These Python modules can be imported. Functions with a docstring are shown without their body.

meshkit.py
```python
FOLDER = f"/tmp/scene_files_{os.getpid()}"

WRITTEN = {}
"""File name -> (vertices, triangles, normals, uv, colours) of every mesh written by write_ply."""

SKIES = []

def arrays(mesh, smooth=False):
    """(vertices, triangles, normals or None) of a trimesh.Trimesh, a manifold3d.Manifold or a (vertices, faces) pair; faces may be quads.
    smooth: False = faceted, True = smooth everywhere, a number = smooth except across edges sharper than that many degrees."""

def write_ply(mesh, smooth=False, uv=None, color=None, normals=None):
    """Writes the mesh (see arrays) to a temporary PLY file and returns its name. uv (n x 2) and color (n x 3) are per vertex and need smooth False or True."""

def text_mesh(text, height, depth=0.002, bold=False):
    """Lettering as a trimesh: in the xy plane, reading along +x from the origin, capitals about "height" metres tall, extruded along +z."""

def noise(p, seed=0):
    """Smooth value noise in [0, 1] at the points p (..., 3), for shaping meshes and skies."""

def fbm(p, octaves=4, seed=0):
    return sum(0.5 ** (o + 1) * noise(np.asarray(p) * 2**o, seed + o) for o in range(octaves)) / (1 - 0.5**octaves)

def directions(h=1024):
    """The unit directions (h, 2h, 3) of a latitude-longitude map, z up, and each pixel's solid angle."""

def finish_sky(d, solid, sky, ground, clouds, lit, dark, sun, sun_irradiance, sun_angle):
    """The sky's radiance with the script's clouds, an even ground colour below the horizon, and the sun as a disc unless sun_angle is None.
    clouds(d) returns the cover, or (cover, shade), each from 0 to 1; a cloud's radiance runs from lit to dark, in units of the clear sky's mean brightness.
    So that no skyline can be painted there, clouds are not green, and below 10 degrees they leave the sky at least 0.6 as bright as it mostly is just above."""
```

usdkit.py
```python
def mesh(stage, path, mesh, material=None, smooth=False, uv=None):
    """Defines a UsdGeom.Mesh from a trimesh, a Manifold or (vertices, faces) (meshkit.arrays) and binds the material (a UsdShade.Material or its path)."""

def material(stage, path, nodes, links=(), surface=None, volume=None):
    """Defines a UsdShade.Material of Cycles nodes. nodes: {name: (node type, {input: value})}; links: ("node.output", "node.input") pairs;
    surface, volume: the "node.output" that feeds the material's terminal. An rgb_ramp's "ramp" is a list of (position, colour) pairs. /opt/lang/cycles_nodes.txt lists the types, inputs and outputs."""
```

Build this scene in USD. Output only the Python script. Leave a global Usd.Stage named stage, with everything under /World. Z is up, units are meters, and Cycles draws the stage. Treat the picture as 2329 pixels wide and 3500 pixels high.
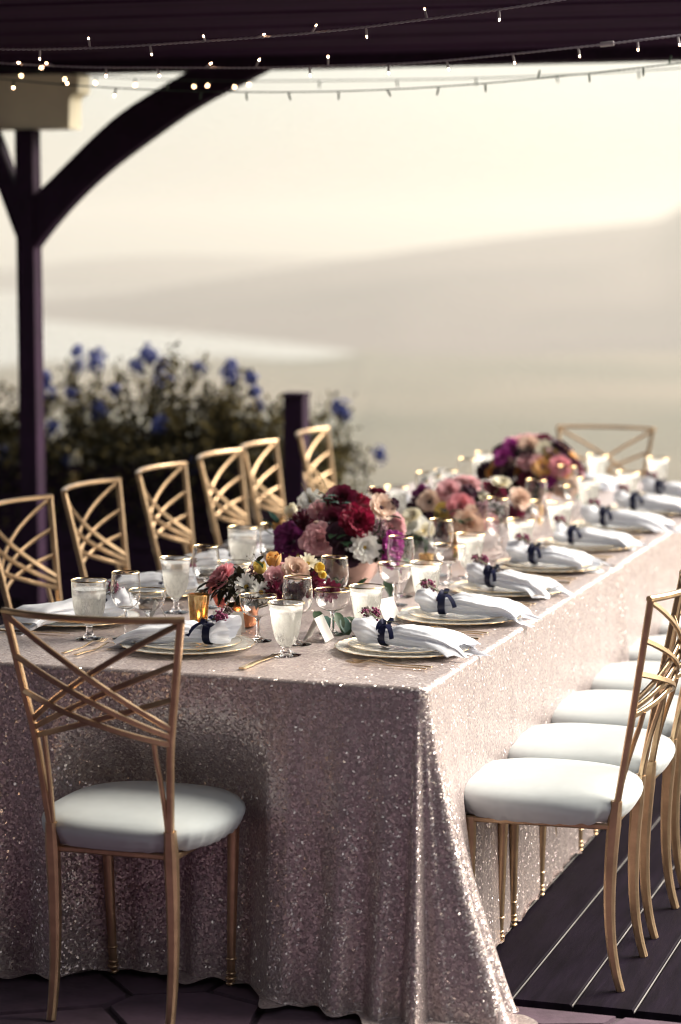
import math, numpy as np, trimesh, usdkit, meshkit
from pxr import Usd, UsdGeom, UsdLux, UsdShade, Sdf, Gf
from scipy.spatial import Voronoi
from shapely.geometry import Polygon, box as sbox

stage = Usd.Stage.CreateInMemory()
UsdGeom.SetStageUpAxis(stage, UsdGeom.Tokens.z)
UsdGeom.SetStageMetersPerUnit(stage, 1.0)
W = UsdGeom.Xform.Define(stage, '/World'); stage.SetDefaultPrim(W.GetPrim())
UsdGeom.Scope.Define(stage, '/World/Looks')
PI = math.pi

# ------------------------------------------------------------------ camera, sky, sun, exposure
YAW, PITCH = 18.1416, 6.5353
cam = UsdGeom.Camera.Define(stage, '/World/camera')
cam.AddTranslateOp().Set(Gf.Vec3d(0, 0, 1.79))
cam.AddRotateXYZOp().Set(Gf.Vec3f(90 - PITCH, 0, YAW))
cam.CreateFocalLengthAttr(85.0)
cam.CreateHorizontalApertureAttr(24.0)
cam.CreateVerticalApertureAttr(24.0 * 3500 / 2329)
cam.CreateClippingRangeAttr(Gf.Vec2f(0.1, 60000))
cam.CreateFStopAttr(2.1)
cam.CreateFocusDistanceAttr(6.0)
cam.CreateExposureAttr(3.5)

SUN_EL, SUN_AZ = math.radians(37), math.radians(50)      # azimuth measured from +y towards +x
SKY = 0.05
dome = UsdLux.DomeLight.Define(stage, '/World/sky')
dome.GetPrim().SetCustomDataByKey('kind', 'structure')
dm = usdkit.material(stage, '/World/Looks/sky_look', {
    'tc': ('texture_coordinate', {}),
    'sky': ('sky_texture', {'sky_type': 'single_scattering', 'sun_disc': False, 'sun_elevation': SUN_EL, 'sun_rotation': SUN_AZ,
                            'altitude': 200.0, 'air_density': 1.0, 'aerosol_density': 3.0, 'ozone_density': 1.0}),
    'nz': ('noise_texture', {'scale': 2.2, 'detail': 3.0, 'roughness': 0.5}),
    'cov': ('map_range', {'from_min': 0.3, 'from_max': 0.7, 'to_min': 0.78, 'to_max': 0.9, 'clamp': True}),
    'mix': ('mix_color', {'blend_type': 'mix', 'b': (1.18, 1.115, .97)}),
    'bg': ('background_shader', {'strength': SKY})},
    [('tc.generated', 'nz.vector'), ('nz.fac', 'cov.value'), ('cov.result', 'mix.fac'), ('sky.color', 'mix.a'), ('mix.result', 'bg.color')], surface='bg.background')
UsdShade.MaterialBindingAPI.Apply(dome.GetPrim()).Bind(dm)
sun = UsdLux.DistantLight.Define(stage, '/World/sun')
sun.CreateIntensityAttr(0.26); sun.CreateAngleAttr(48.0); sun.CreateNormalizeAttr(True); sun.CreateColorAttr(Gf.Vec3f(1.0, 0.91, 0.78))
sun.AddRotateXYZOp().Set(Gf.Vec3f(90 - math.degrees(SUN_EL), 0, 180 - math.degrees(SUN_AZ)))

# ------------------------------------------------------------------ helpers
rng = np.random.default_rng(7)
_names = {}
def numbered(parent, name):
    k = (parent, name); n = _names.get(k, 0); _names[k] = n + 1
    return name if n == 0 else f'{name}_{n:03d}'
def tag(p, label=None, cat=None, group=None, kind=None):
    p = p.GetPrim() if hasattr(p, 'GetPrim') else p
    for k, v in (('label', label), ('category', cat), ('group', group), ('kind', kind)):
        if v: p.SetCustomDataByKey(k, v)
    return p
def path_of(parent): return '/World' if parent is None else str(parent.GetPath())
def obj(name, mesh, m, parent=None, smooth=40):
    pp = path_of(parent)
    return usdkit.mesh(stage, f'{pp}/{numbered(pp, name)}', mesh, m, smooth=smooth).GetPrim()
def place(prim, loc, rz=0.0, sc=1.0, rx=0.0, ry=0.0):
    x = UsdGeom.Xformable(prim); x.ClearXformOpOrder()
    x.AddTranslateOp().Set(Gf.Vec3d(*map(float, loc)))
    x.AddRotateXYZOp().Set(Gf.Vec3f(float(rx), float(ry), float(rz)))
    x.AddScaleOp().Set(Gf.Vec3f(float(sc), float(sc), float(sc)))
def thing(name, loc=(0, 0, 0), rz=0.0, label=None, cat=None, group=None, sc=1.0):
    x = UsdGeom.Xform.Define(stage, '/World/' + numbered('/World', name)).GetPrim()
    place(x, loc, rz, sc); tag(x, label, cat, group)
    return x
class Proto:
    """The first placing moves the prototype itself, every later one references it."""
    def __init__(s, name, build): s.name, s.build, s.first = name, build, None
    def put(s, loc, rz, label, cat, group=None, sc=1.0):
        r = thing(s.name, loc, rz, label, cat, group, sc)
        if s.first is None: s.first = r; s.build(r)
        else:
            r.GetReferences().AddInternalReference(s.first.GetPath()); r.SetInstanceable(True)
        return r
class MB:
    def __init__(s): s.v, s.f, s.n = [], [], 0
    def add(s, vf, T=None):
        v, f = (vf.vertices, vf.faces) if hasattr(vf, 'vertices') else vf
        v = np.asarray(v, float); f = np.asarray(f, int)
        if f.shape[1] == 4: f = np.vstack([f[:, [0, 1, 2]], f[:, [0, 2, 3]]])
        if T is not None: v = v @ T[:3, :3].T + T[:3, 3]
        s.v.append(v); s.f.append(f + s.n); s.n += len(v); return s
    def mesh(s): return trimesh.Trimesh(np.vstack(s.v), np.vstack(s.f), process=False)
def TR(loc=(0, 0, 0), R=None, sc=1.0):
    T = np.eye(4); T[:3, :3] = (np.eye(3) if R is None else R) * sc; T[:3, 3] = loc; return T
def rotz(a): c, s = math.cos(a), math.sin(a); return np.array([[c, -s, 0], [s, c, 0], [0, 0, 1.0]])
def rotx(a): c, s = math.cos(a), math.sin(a); return np.array([[1, 0, 0], [0, c, -s], [0, s, c.real]])
def roty(a): c, s = math.cos(a), math.sin(a); return np.array([[c, 0, s], [0, 1, 0], [-s, 0, c]])
def facing(d, spin=0.0):
    """A rotation that turns +z to d."""
    d = np.asarray(d, float); d = d / np.linalg.norm(d)
    a = np.array([0, 0, 1.0]) if abs(d[2]) < .95 else np.array([1.0, 0, 0])
    x = np.cross(a, d); x /= np.linalg.norm(x); y = np.cross(d, x)
    return np.stack([x, y, d], 1) @ rotz(spin)
def grid(P, wrap_u=False, wrap_v=False):
    """P (nu, nv, 3) -> vertices, quads."""
    nu, nv = P.shape[:2]; idx = np.arange(nu * nv).reshape(nu, nv)
    I = np.arange(nu if wrap_u else nu - 1); J = np.arange(nv if wrap_v else nv - 1)
    a = idx[I][:, J]; b = idx[(I + 1) % nu][:, J]; c = idx[(I + 1) % nu][:, (J + 1) % nv]; d = idx[I][:, (J + 1) % nv]
    return P.reshape(-1, 3), np.stack([a, b, c, d], -1).reshape(-1, 4)
def lathe(prof, n=40, flute=None):
    """A closed or open profile [(r, z)] turned about z."""
    prof = np.asarray(prof, float); a = np.linspace(0, 2 * PI, n, endpoint=False)
    r = prof[:, 0][None, :] * np.ones((n, 1))
    if flute is not None: r = r * flute(a[:, None], prof[None, :, 1])
    P = np.stack([r * np.cos(a)[:, None], r * np.sin(a)[:, None], prof[:, 1][None, :] * np.ones((n, 1))], -1)
    return grid(P, wrap_u=True)
def spline(pts, n):
    from scipy.interpolate import CubicSpline
    pts = np.asarray(pts, float); d = np.r_[0, np.cumsum(np.linalg.norm(np.diff(pts, axis=0), axis=1))]
    return CubicSpline(d, pts)(np.linspace(0, d[-1], n))
def sweep(path, sect, up=(0, 0, 1), cap=True, scales=None, twist=None):
    """A cross section [(a, b)] carried along a path; a is sideways, b towards up."""
    path = np.asarray(path, float); sect = np.asarray(sect, float); n = len(path)
    t = np.gradient(path, axis=0); t /= np.linalg.norm(t, axis=1, keepdims=True)
    up = np.broadcast_to(np.asarray(up, float), (n, 3))
    s = np.cross(t, up); s /= np.maximum(np.linalg.norm(s, axis=1, keepdims=True), 1e-9); b = np.cross(s, t)
    k = np.ones(n) if scales is None else np.asarray(scales, float)
    P = path[:, None] + k[:, None, None] * (s[:, None] * sect[None, :, :1] + b[:, None] * sect[None, :, 1:])
    v, f = grid(P, wrap_v=True); f = np.vstack([f[:, [0, 1, 2]], f[:, [0, 2, 3]]])
    if cap:
        m = len(sect); v = np.vstack([v, path[:1], path[-1:]]); a, z = len(v) - 2, len(v) - 1; i = np.arange(m); j = (i + 1) % m
        f = np.vstack([f, np.stack([np.full(m, a), j, i], 1), np.stack([np.full(m, z), (n - 1) * m + i, (n - 1) * m + j], 1)])
    return v, f
def ngon(r, n=8, ph=0.0): a = np.arange(n) / n * 2 * PI + ph; return np.stack([r * np.cos(a), r * np.sin(a)], 1)
def rrect(w, h, c):
    w, h = w / 2, h / 2
    return np.array([(w, -h + c), (w, h - c), (w - c, h), (-w + c, h), (-w, h - c), (-w, -h + c), (-w + c, -h), (w - c, -h)])
def bevbox(x0, x1, y0, y1, z0, z1, c=.004):
    v, f = sweep(np.array([(x0, (y0 + y1) / 2, (z0 + z1) / 2), ((x0 + x1) / 2, (y0 + y1) / 2, (z0 + z1) / 2), (x1, (y0 + y1) / 2, (z0 + z1) / 2)]), rrect(y1 - y0, z1 - z0, c))
    return v, f
def cone(p, q, r0, r1, n=8): return sweep(np.linspace(p, q, 3), ngon(1, n), up=(0.3, 1, 0.1), scales=np.linspace(r0, r1, 3))
def torus(R, r, n=48, m=8, flute=None):
    a = np.linspace(0, 2 * PI, n, endpoint=False); b = np.linspace(0, 2 * PI, m, endpoint=False)
    RR = R + r * np.cos(b)[None] + np.zeros((n, 1))
    if flute is not None: RR = RR * flute(a)[:, None]
    return grid(np.stack([RR * np.cos(a)[:, None], RR * np.sin(a)[:, None], r * np.sin(b)[None] + np.zeros((n, 1))], -1), True, True)

# ------------------------------------------------------------------ materials
def mat(name, nodes, links, surface='p.BSDF', volume=None):
    return usdkit.material(stage, '/World/Looks/' + name, nodes, links, surface=surface, volume=volume)
def pm(name, col, rough=.5, metal=0.0, var=.15, scale=20.0, bump=0.0, bscale=None, stretch=(1, 1, 1), transl=0.0, hue=None, **kw):
    """Principled with noise in its colour and, if asked, in its relief; transl mixes in light from behind (petals, leaves, thin cloth)."""
    col = np.asarray(col, float); c2 = col if hue is None else np.asarray(hue, float)
    nodes = {'tc': ('texture_coordinate', {}), 'mp': ('mapping', {'scale': stretch}),
             'nz': ('noise_texture', {'scale': scale, 'detail': 4.0, 'roughness': .6}),
             'rp': ('rgb_ramp', {'ramp': [(.3, tuple(col * (1 - var))), (.7, tuple(np.minimum(c2 * (1 + var), .95)))]}),
             'p': ('principled_bsdf', {'roughness': rough, 'metallic': metal, **kw})}
    links = [('tc.object', 'mp.vector'), ('mp.vector', 'nz.vector'), ('nz.fac', 'rp.fac'), ('rp.color', 'p.base_color')]
    if bump:
        nodes['nb'] = ('noise_texture', {'scale': bscale or scale * 4, 'detail': 3.0}); nodes['bp'] = ('bump', {'strength': bump, 'distance': .004})
        links += [('mp.vector', 'nb.vector'), ('nb.fac', 'bp.height'), ('bp.normal', 'p.normal')]
    out = 'p.BSDF'
    if transl:
        nodes['tl'] = ('translucent_bsdf', {}); nodes['mx'] = ('mix_closure', {'fac': transl})
        links += [('rp.color', 'tl.color'), ('p.BSDF', 'mx.closure1'), ('tl.BSDF', 'mx.closure2')]; out = 'mx.closure'
    return mat(name, nodes, links, surface=out)

def sequin_look():
    nodes = {'g': ('geometry', {}),
        'vo': ('voronoi_texture', {'feature': 'f1', 'scale': 215.0, 'randomness': 1.0}),
        'sub': ('vector_math', {'math_type': 'subtract', 'vector2': (.5, .5, .5)}),
        'sq': ('vector_math', {'math_type': 'multiply'}), 'cu': ('vector_math', {'math_type': 'multiply'}), 'scl': ('vector_math', {'math_type': 'scale', 'scale': 4.3}),
        'add': ('vector_math', {'math_type': 'add'}), 'nrm': ('vector_math', {'math_type': 'normalize'}),
        'sep': ('separate_xyz', {}),
        'ramp': ('rgb_ramp', {'ramp': [(0, (.27, .215, .235)), (.5, (.50, .425, .425)), (1, (.80, .72, .66))]}),
        'gl': ('principled_bsdf', {'metallic': .9, 'roughness': .28}),
        'df': ('diffuse_bsdf', {'color': (.52, .445, .44)}),
        'mx': ('mix_closure', {'fac': .34})}
    links = [('g.position', 'vo.vector'), ('vo.color', 'sub.vector1'), ('sub.vector', 'sq.vector1'), ('sub.vector', 'sq.vector2'), ('sq.vector', 'cu.vector1'), ('sub.vector', 'cu.vector2'), ('cu.vector', 'scl.vector1'), ('scl.vector', 'add.vector1'), ('g.normal', 'add.vector2'),
             ('add.vector', 'nrm.vector1'), ('nrm.vector', 'gl.normal'), ('vo.color', 'sep.vector'), ('sep.x', 'ramp.fac'), ('ramp.color', 'gl.base_color'),
             ('gl.BSDF', 'mx.closure1'), ('df.BSDF', 'mx.closure2')]
    return mat('sequin_cloth', nodes, links, surface='mx.closure')
def frosted_look():
    """Cold water glass: misted with condensation, wiped clear in smears."""
    nodes = {'tc': ('texture_coordinate', {}), 'mp': ('mapping', {'scale': (1, 1, .45)}),
        'nz': ('noise_texture', {'scale': 34.0, 'detail': 6.0, 'roughness': .75}),
        'rp': ('rgb_ramp', {'ramp': [(.36, (.05, .05, .05)), (.45, (.75, .75, .75)), (.58, (1, 1, 1))]}),
        'g': ('principled_bsdf', {'base_color': (1, 1, 1), 'roughness': .03, 'ior': 1.48, 'transmission_weight': 1.0}),
        'f': ('principled_bsdf', {'base_color': (.97, .97, .96), 'roughness': .42, 'ior': 1.35, 'transmission_weight': 1.0}),
        't': ('translucent_bsdf', {'color': (.97, .97, .95)}), 'mf': ('mix_closure', {'fac': .9}), 'mx': ('mix_closure', {}), 'oi': ('object_info', {}), 'ofs': ('vector_math', {'math_type': 'add'}), 'sep': ('separate_xyz', {}),
        'wet': ('map_range', {'from_min': .105, 'from_max': .122, 'to_min': 1.0, 'to_max': .12, 'clamp': True}), 'mul': ('math', {'math_type': 'multiply'})}
    links = [('tc.object', 'mp.vector'), ('mp.vector', 'ofs.vector1'), ('oi.location', 'ofs.vector2'), ('ofs.vector', 'nz.vector'), ('nz.fac', 'rp.fac'), ('f.BSDF', 'mf.closure1'), ('t.BSDF', 'mf.closure2'),
             ('tc.object', 'sep.vector'), ('sep.z', 'wet.value'), ('rp.color', 'mul.value1'), ('wet.result', 'mul.value2'), ('mul.value', 'mx.fac'), ('g.BSDF', 'mx.closure1'), ('mf.closure', 'mx.closure2')]
    return mat('misted_glass', nodes, links, surface='mx.closure')
M = {}
M['sequin'] = sequin_look(); M['misted'] = frosted_look()
M['glass'] = mat('clear_glass', {'p': ('principled_bsdf', {'base_color': (1, 1, 1), 'roughness': .01, 'ior': 1.43, 'transmission_weight': 1.0})}, [])
M['water'] = mat('water', {'p': ('principled_bsdf', {'base_color': (1, 1, 1), 'roughness': .0, 'ior': 1.33, 'transmission_weight': 1.0})}, [])
M['gold'] = pm('gold_rim', (.80, .58, .30), .22, 1.0, var=.1, scale=60)
M['cutlery'] = pm('gold_cutlery', (.80, .62, .38), .2, 1.0, var=.06, scale=40)
M['bronze'] = pm('bronze_chair', (.53, .375, .23), .35, .94, var=.22, scale=14, bump=.12, bscale=120)
M['seat'] = pm('seat_fabric', (.44, .485, .50), .75, var=.035, scale=30, bump=.06, bscale=500, sheen_weight=.2)
M['napkin'] = pm('napkin_linen', (.76, .785, .845), .85, var=.03, scale=25, bump=.12, bscale=420, transl=.22)
M['ribbon'] = pm('navy_ribbon', (.006, .009, .042), .45, var=.3, scale=90)
M['card'] = pm('card_paper', (.78, .76, .72), .8, var=.03, scale=60, transl=.12)
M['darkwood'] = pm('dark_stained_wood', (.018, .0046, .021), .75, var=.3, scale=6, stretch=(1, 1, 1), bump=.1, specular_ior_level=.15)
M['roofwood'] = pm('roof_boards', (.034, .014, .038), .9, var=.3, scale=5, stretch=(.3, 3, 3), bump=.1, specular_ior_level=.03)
M['creamwood'] = pm('cream_painted_wood', (.84, .77, .57), .6, var=.06, scale=5, bump=.1)
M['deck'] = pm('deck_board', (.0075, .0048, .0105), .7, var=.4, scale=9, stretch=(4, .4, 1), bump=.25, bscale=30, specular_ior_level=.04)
M['seam'] = pm('seam_glint', (.22, .21, .21), .5, var=.3, scale=3)  # pale tone stands in for sky glinting off the plank edges
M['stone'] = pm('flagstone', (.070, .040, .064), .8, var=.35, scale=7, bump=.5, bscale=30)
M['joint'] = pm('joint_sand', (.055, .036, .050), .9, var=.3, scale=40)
M['creamstone'] = pm('cream_stone', (.62, .58, .48), .8, var=.1, scale=12, bump=.3)
M['wire'] = pm('string_wire', (.34, .31, .36), .5, var=.15, scale=200)
M['greenwire'] = pm('green_wire', (.022, .055, .030), .5, var=.15, scale=200)
M['holder'] = pm('bulb_holder', (.42, .38, .40), .4, var=.05, scale=100)
M['bulb'] = mat('bulb_glow', {'e': ('emission', {'color': (1.0, .58, .30), 'strength': 4.0})}, [], surface='e.emission')
M['flame'] = mat('candle_flame', {'e': ('emission', {'color': (1.0, .55, .2), 'strength': 12.0})}, [], surface='e.emission')
M['wax'] = pm('candle_wax', (.8, .72, .58), .5, var=.04, subsurface_weight=.3)
M['amber'] = mat('mercury_gold_glass', {'tc': ('texture_coordinate', {}), 'nz': ('noise_texture', {'scale': 70.0, 'detail': 4.0}),
    'rp': ('rgb_ramp', {'ramp': [(.35, (.50, .33, .12)), (.65, (.80, .62, .34))]}), 'p': ('principled_bsdf', {'roughness': .16, 'metallic': .55, 'transmission_weight': .6, 'ior': 1.45})},
    [('tc.object', 'nz.vector'), ('nz.fac', 'rp.fac'), ('rp.color', 'p.base_color')])
M['peachglass'] = mat('peach_glass', {'p': ('principled_bsdf', {'base_color': (1.0, .82, .62), 'roughness': .08, 'transmission_weight': .9, 'ior': 1.5})}, [])
M['copper'] = pm('aged_copper', (.42, .19, .10), .32, .9, var=.3, scale=30)
M['rosebowl'] = pm('blush_bowl', (.50, .34, .29), .3, .35, var=.12, scale=18)
PET = {'crimson': ((.20, .006, .028), (.34, .012, .06)), 'burgundy': ((.085, .006, .022), (.16, .012, .045)), 'magenta': ((.28, .022, .21), (.48, .06, .36)), 'purple': ((.12, .012, .095), (.26, .03, .18)),
       'pink': ((.74, .36, .41), (.86, .60, .62)), 'rosepink': ((.68, .22, .27), (.80, .40, .44)), 'blush': ((.80, .56, .45), (.85, .70, .58)), 'cream': ((.80, .74, .56), (.88, .84, .72)), 'white': ((.80, .80, .74), (.88, .88, .86)),
       'yellow': ((.72, .52, .08), (.82, .68, .24)), 'orange': ((.70, .36, .09), (.80, .52, .20)), 'mauve': ((.24, .12, .17), (.42, .26, .30)), 'plum': ((.028, .008, .022), (.06, .016, .04)), 'blue': ((.022, .032, .16), (.05, .07, .26))}
for k_, (a_, b_) in PET.items(): M['petal_' + k_] = pm('petal_' + k_, a_, .6, var=.1, scale=60, transl=.28, hue=b_)
M['leaf'] = pm('leaf_green', (.028, .062, .030), .45, var=.35, scale=25, transl=.25)
M['eucalyptus'] = pm('leaf_blue_green', (.05, .12, .10), .5, var=.25, scale=25, transl=.2)
M['darkleaf'] = pm('leaf_dark', (.020, .018, .011), .8, var=.4, scale=30, transl=.2, specular_ior_level=.2)
M['dryleaf'] = pm('leaf_olive', (.10, .078, .028), .8, var=.45, scale=9, transl=.3, specular_ior_level=.2)
M['stem'] = pm('stem', (.07, .075, .03), .6, var=.3, scale=60)
M['pollen'] = pm('flower_eye', (.55, .36, .06), .8, var=.25, scale=200)
M['seed'] = pm('dry_seed', (.10, .07, .06), .8, var=.35, scale=200)

# ------------------------------------------------------------------ land, sea and hills (the camera stands on a hill 200 m above the bay)
ca, sa = math.cos(math.radians(YAW)), math.sin(math.radians(YAW))
def ahead(a, d): a = a - math.radians(YAW); return np.array([math.sin(a) * d, math.cos(a) * d])     # a: radians to the right of the view
def landmat(name, c0, c1, scale): return mat(name, {'g': ('geometry', {}), 'nz': ('noise_texture', {'scale': scale, 'detail': 6.0, 'roughness': .6}),
    'rp': ('rgb_ramp', {'ramp': [(.35, c0), (.65, c1)]}), 'p': ('principled_bsdf', {'roughness': .95})}, [('g.position', 'nz.vector'), ('nz.fac', 'rp.fac'), ('rp.color', 'p.base_color')])
M['land'] = landmat('dry_plain', (.030, .036, .018), (.125, .10, .07), .0013)
M['hill'] = landmat('hill_scrub', (.050, .042, .046), (.10, .08, .078), .0016)
M['slope'] = landmat('near_slope', (.05, .055, .025), (.13, .10, .06), .05)
M['sea'] = mat('sea_water', {'g': ('geometry', {}), 'nz': ('noise_texture', {'scale': .03, 'detail': 3.0}), 'bp': ('bump', {'strength': .25, 'distance': 2.0}),
    'p': ('principled_bsdf', {'base_color': (.27, .28, .27), 'roughness': .34, 'ior': 1.33})}, [('g.position', 'nz.vector'), ('nz.fac', 'bp.height'), ('bp.normal', 'p.normal')])
def polar_sheet(az, ds, zf):
    P = np.zeros((len(az), len(ds), 3))
    for i, a in enumerate(az):
        for j, d in enumerate(ds): P[i, j, :2] = ahead(a, d); P[i, j, 2] = zf(a, d)
    return grid(P)
full = np.linspace(-PI, PI, 97)
tag(obj('sea', polar_sheet(full, [300, 1000, 3000, 6000, 9000, 13000, 17000], lambda a, d: -200.0), M['sea'], smooth=False), kind='structure')
def shore(a):      # near shore of the bay: it closes to the right
    x = (a + .124) / .25
    return 3800 + 560 * np.clip(x, -1, 1.05) + 90 * math.sin(a * 90) if a < .012 else 6400
az = np.unique(np.r_[np.linspace(-PI, -.5, 24), np.linspace(-.5, .5, 161), np.linspace(.5, PI, 24)])
P = np.zeros((len(az), 14, 3))
for i, a in enumerate(az):
    for j, s in enumerate(np.linspace(0, 1, 14)):
        d = 280 + (shore(a) - 280) * s; P[i, j, :2] = ahead(a, d)
        P[i, j, 2] = -199.0 + (14 * meshkit.fbm(np.array([P[i, j, 0] / 500, P[i, j, 1] / 500, 3.3]), 3) - 3) * min(1, (1 - s) * 6)
tag(obj('coastal_plain', grid(P), M['land'], smooth=True), kind='structure')
def headland_z(a, d):
    t = np.clip((a + .135) / .27, 0, 1.35); ridge = min(160, -206 + 262 * t ** .86 + 95 * (lambda q: q * q * (3 - 2 * q))(float(np.clip((a - .128) / .03, 0, 1))))
    dr, db = 6300 + 400 * t, 5850 - 2100 * np.clip((a + .135) / .16, 0, 1)
    if d <= dr: k = np.clip((d - db) / (dr - db), 0, 1); k = k * k * (3 - 2 * k)
    else: k = np.clip(1 - (d - dr) / 2600, 0, 1)
    x, y = ahead(a, d)
    return max(-203, -203 + (ridge + 203) * k * (.93 + .10 * meshkit.fbm(np.array([x / 420, y / 420, 1.7]), 4)))
tag(obj('headland', polar_sheet(np.linspace(-.15, .62, 150), np.r_[np.linspace(3500, 9200, 60)], headland_z), M['hill'], smooth=True), kind='structure')
def far_z(a, d):
    k = max(0, 1 - abs(d - 10500) / 1500); x, y = ahead(a, d)
    return -204 + k * (100 + 40 * meshkit.fbm(np.array([x / 700, y / 700, 5.0]), 3)) * np.clip((.16 - abs(a + .03)) / .1, 0, 1)
tag(obj('far_hills', polar_sheet(np.linspace(-.2, .15, 60), np.linspace(8900, 12100, 14), far_z), M['hill'], smooth=True), kind='structure')
def slope_z(a, d):
    x, y = ahead(a, d); n = meshkit.fbm(np.array([x / 9, y / 9, .5]), 3) - .5
    if d < 15: return -.62 + .1 * n
    return max(-204, -.62 - (d - 15) * .42 - .00022 * (d - 15) ** 2 + n * min(6, d * .05))
tag(obj('hillside', polar_sheet(full, [0.01, 5, 10, 13, 15, 17, 20, 26, 36, 55, 90, 150, 220, 300, 360, 420], slope_z), M['slope'], smooth=True), kind='structure')
HAZE = 1.4e-4
hz = trimesh.creation.box(bounds=[(-16500, -16500, -206), (16500, 16500, 195)])
M['haze'] = mat('haze_air', {'v': ('principled_volume', {'color': (.97, .93, .845), 'density': HAZE, 'anisotropy': .63})}, [], surface=None, volume='v.volume')
tag(obj('haze', hz, M['haze'], smooth=False), kind='stuff')

# ------------------------------------------------------------------ deck, patio, pergola
deck = UsdGeom.Xform.Define(stage, '/World/deck').GetPrim(); tag(deck, kind='structure')
for k in range(-34, 26):
    x0 = -1.1905 + .1465 * k
    sect = np.array([(-.0715, -.03), (.0715, -.03), (.0715, -.0055), (.066, 0), (-.066, 0), (-.0715, -.0055)])
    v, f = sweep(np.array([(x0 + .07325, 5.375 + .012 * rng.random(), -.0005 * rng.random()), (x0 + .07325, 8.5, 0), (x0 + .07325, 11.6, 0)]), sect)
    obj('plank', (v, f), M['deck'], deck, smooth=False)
obj('joists', trimesh.util.concatenate([trimesh.creation.box(bounds=[(-6.1, y, -.16), (2.6, y + .06, -.034)]) for y in np.arange(5.42, 11.6, .6)]), M['darkwood'], deck, smooth=False)
obj('skirt_board', bevbox(-6.1, 2.6, 11.61, 11.65, -.6, -.005), M['darkwood'], deck, smooth=False)
patio = UsdGeom.Xform.Define(stage, '/World/patio').GetPrim(); tag(patio, kind='structure')
obj('bedding', trimesh.creation.box(bounds=[(-6.1, -6, -.3), (2.6, 5.362, -.016)]), M['joint'], patio, smooth=False)
g = np.random.default_rng(3); pts = []
for i in range(12):
    for j in range(5): pts.append((-3.6 + .34 * i + .17 * (j % 2) + g.uniform(-.09, .09), 4.15 + .31 * j + g.uniform(-.08, .08)))
pts += [(-9, 0), (9, 0), (0, 12), (0, -9), (-9, 12), (9, 12), (-3, -4), (3, -4)]
vor = Voronoi(np.array(pts)); clip = sbox(-3.7, 4.0, .4, 5.355)
for r_ in vor.point_region[:60]:
    reg = vor.regions[r_]
    if -1 in reg or not reg: continue
    poly = Polygon(vor.vertices[reg]).intersection(clip).buffer(-.011).simplify(.004)
    if poly.is_empty or poly.area < .004: continue
    low, top = np.array(poly.exterior.coords)[:-1], np.array(poly.buffer(-.008).exterior.coords)[:-1]
    n_, zt = len(low), -.001 - .005 * g.random()
    m_ = trimesh.creation.extrude_polygon(poly, .035, engine='earcut'); m_.apply_translation((0, 0, zt - .035))
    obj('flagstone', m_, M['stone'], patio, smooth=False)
obj('outer_paving', trimesh.util.concatenate([trimesh.creation.box(bounds=b_) for b_ in ([(-6.1, -6, -.1), (2.6, 3.985, -.004)], [(-6.1, 3.99, -.1), (-3.715, 5.355, -.004)], [(.415, 3.99, -.1), (2.6, 5.355, -.004)])]), M['stone'], patio, smooth=False)

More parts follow.
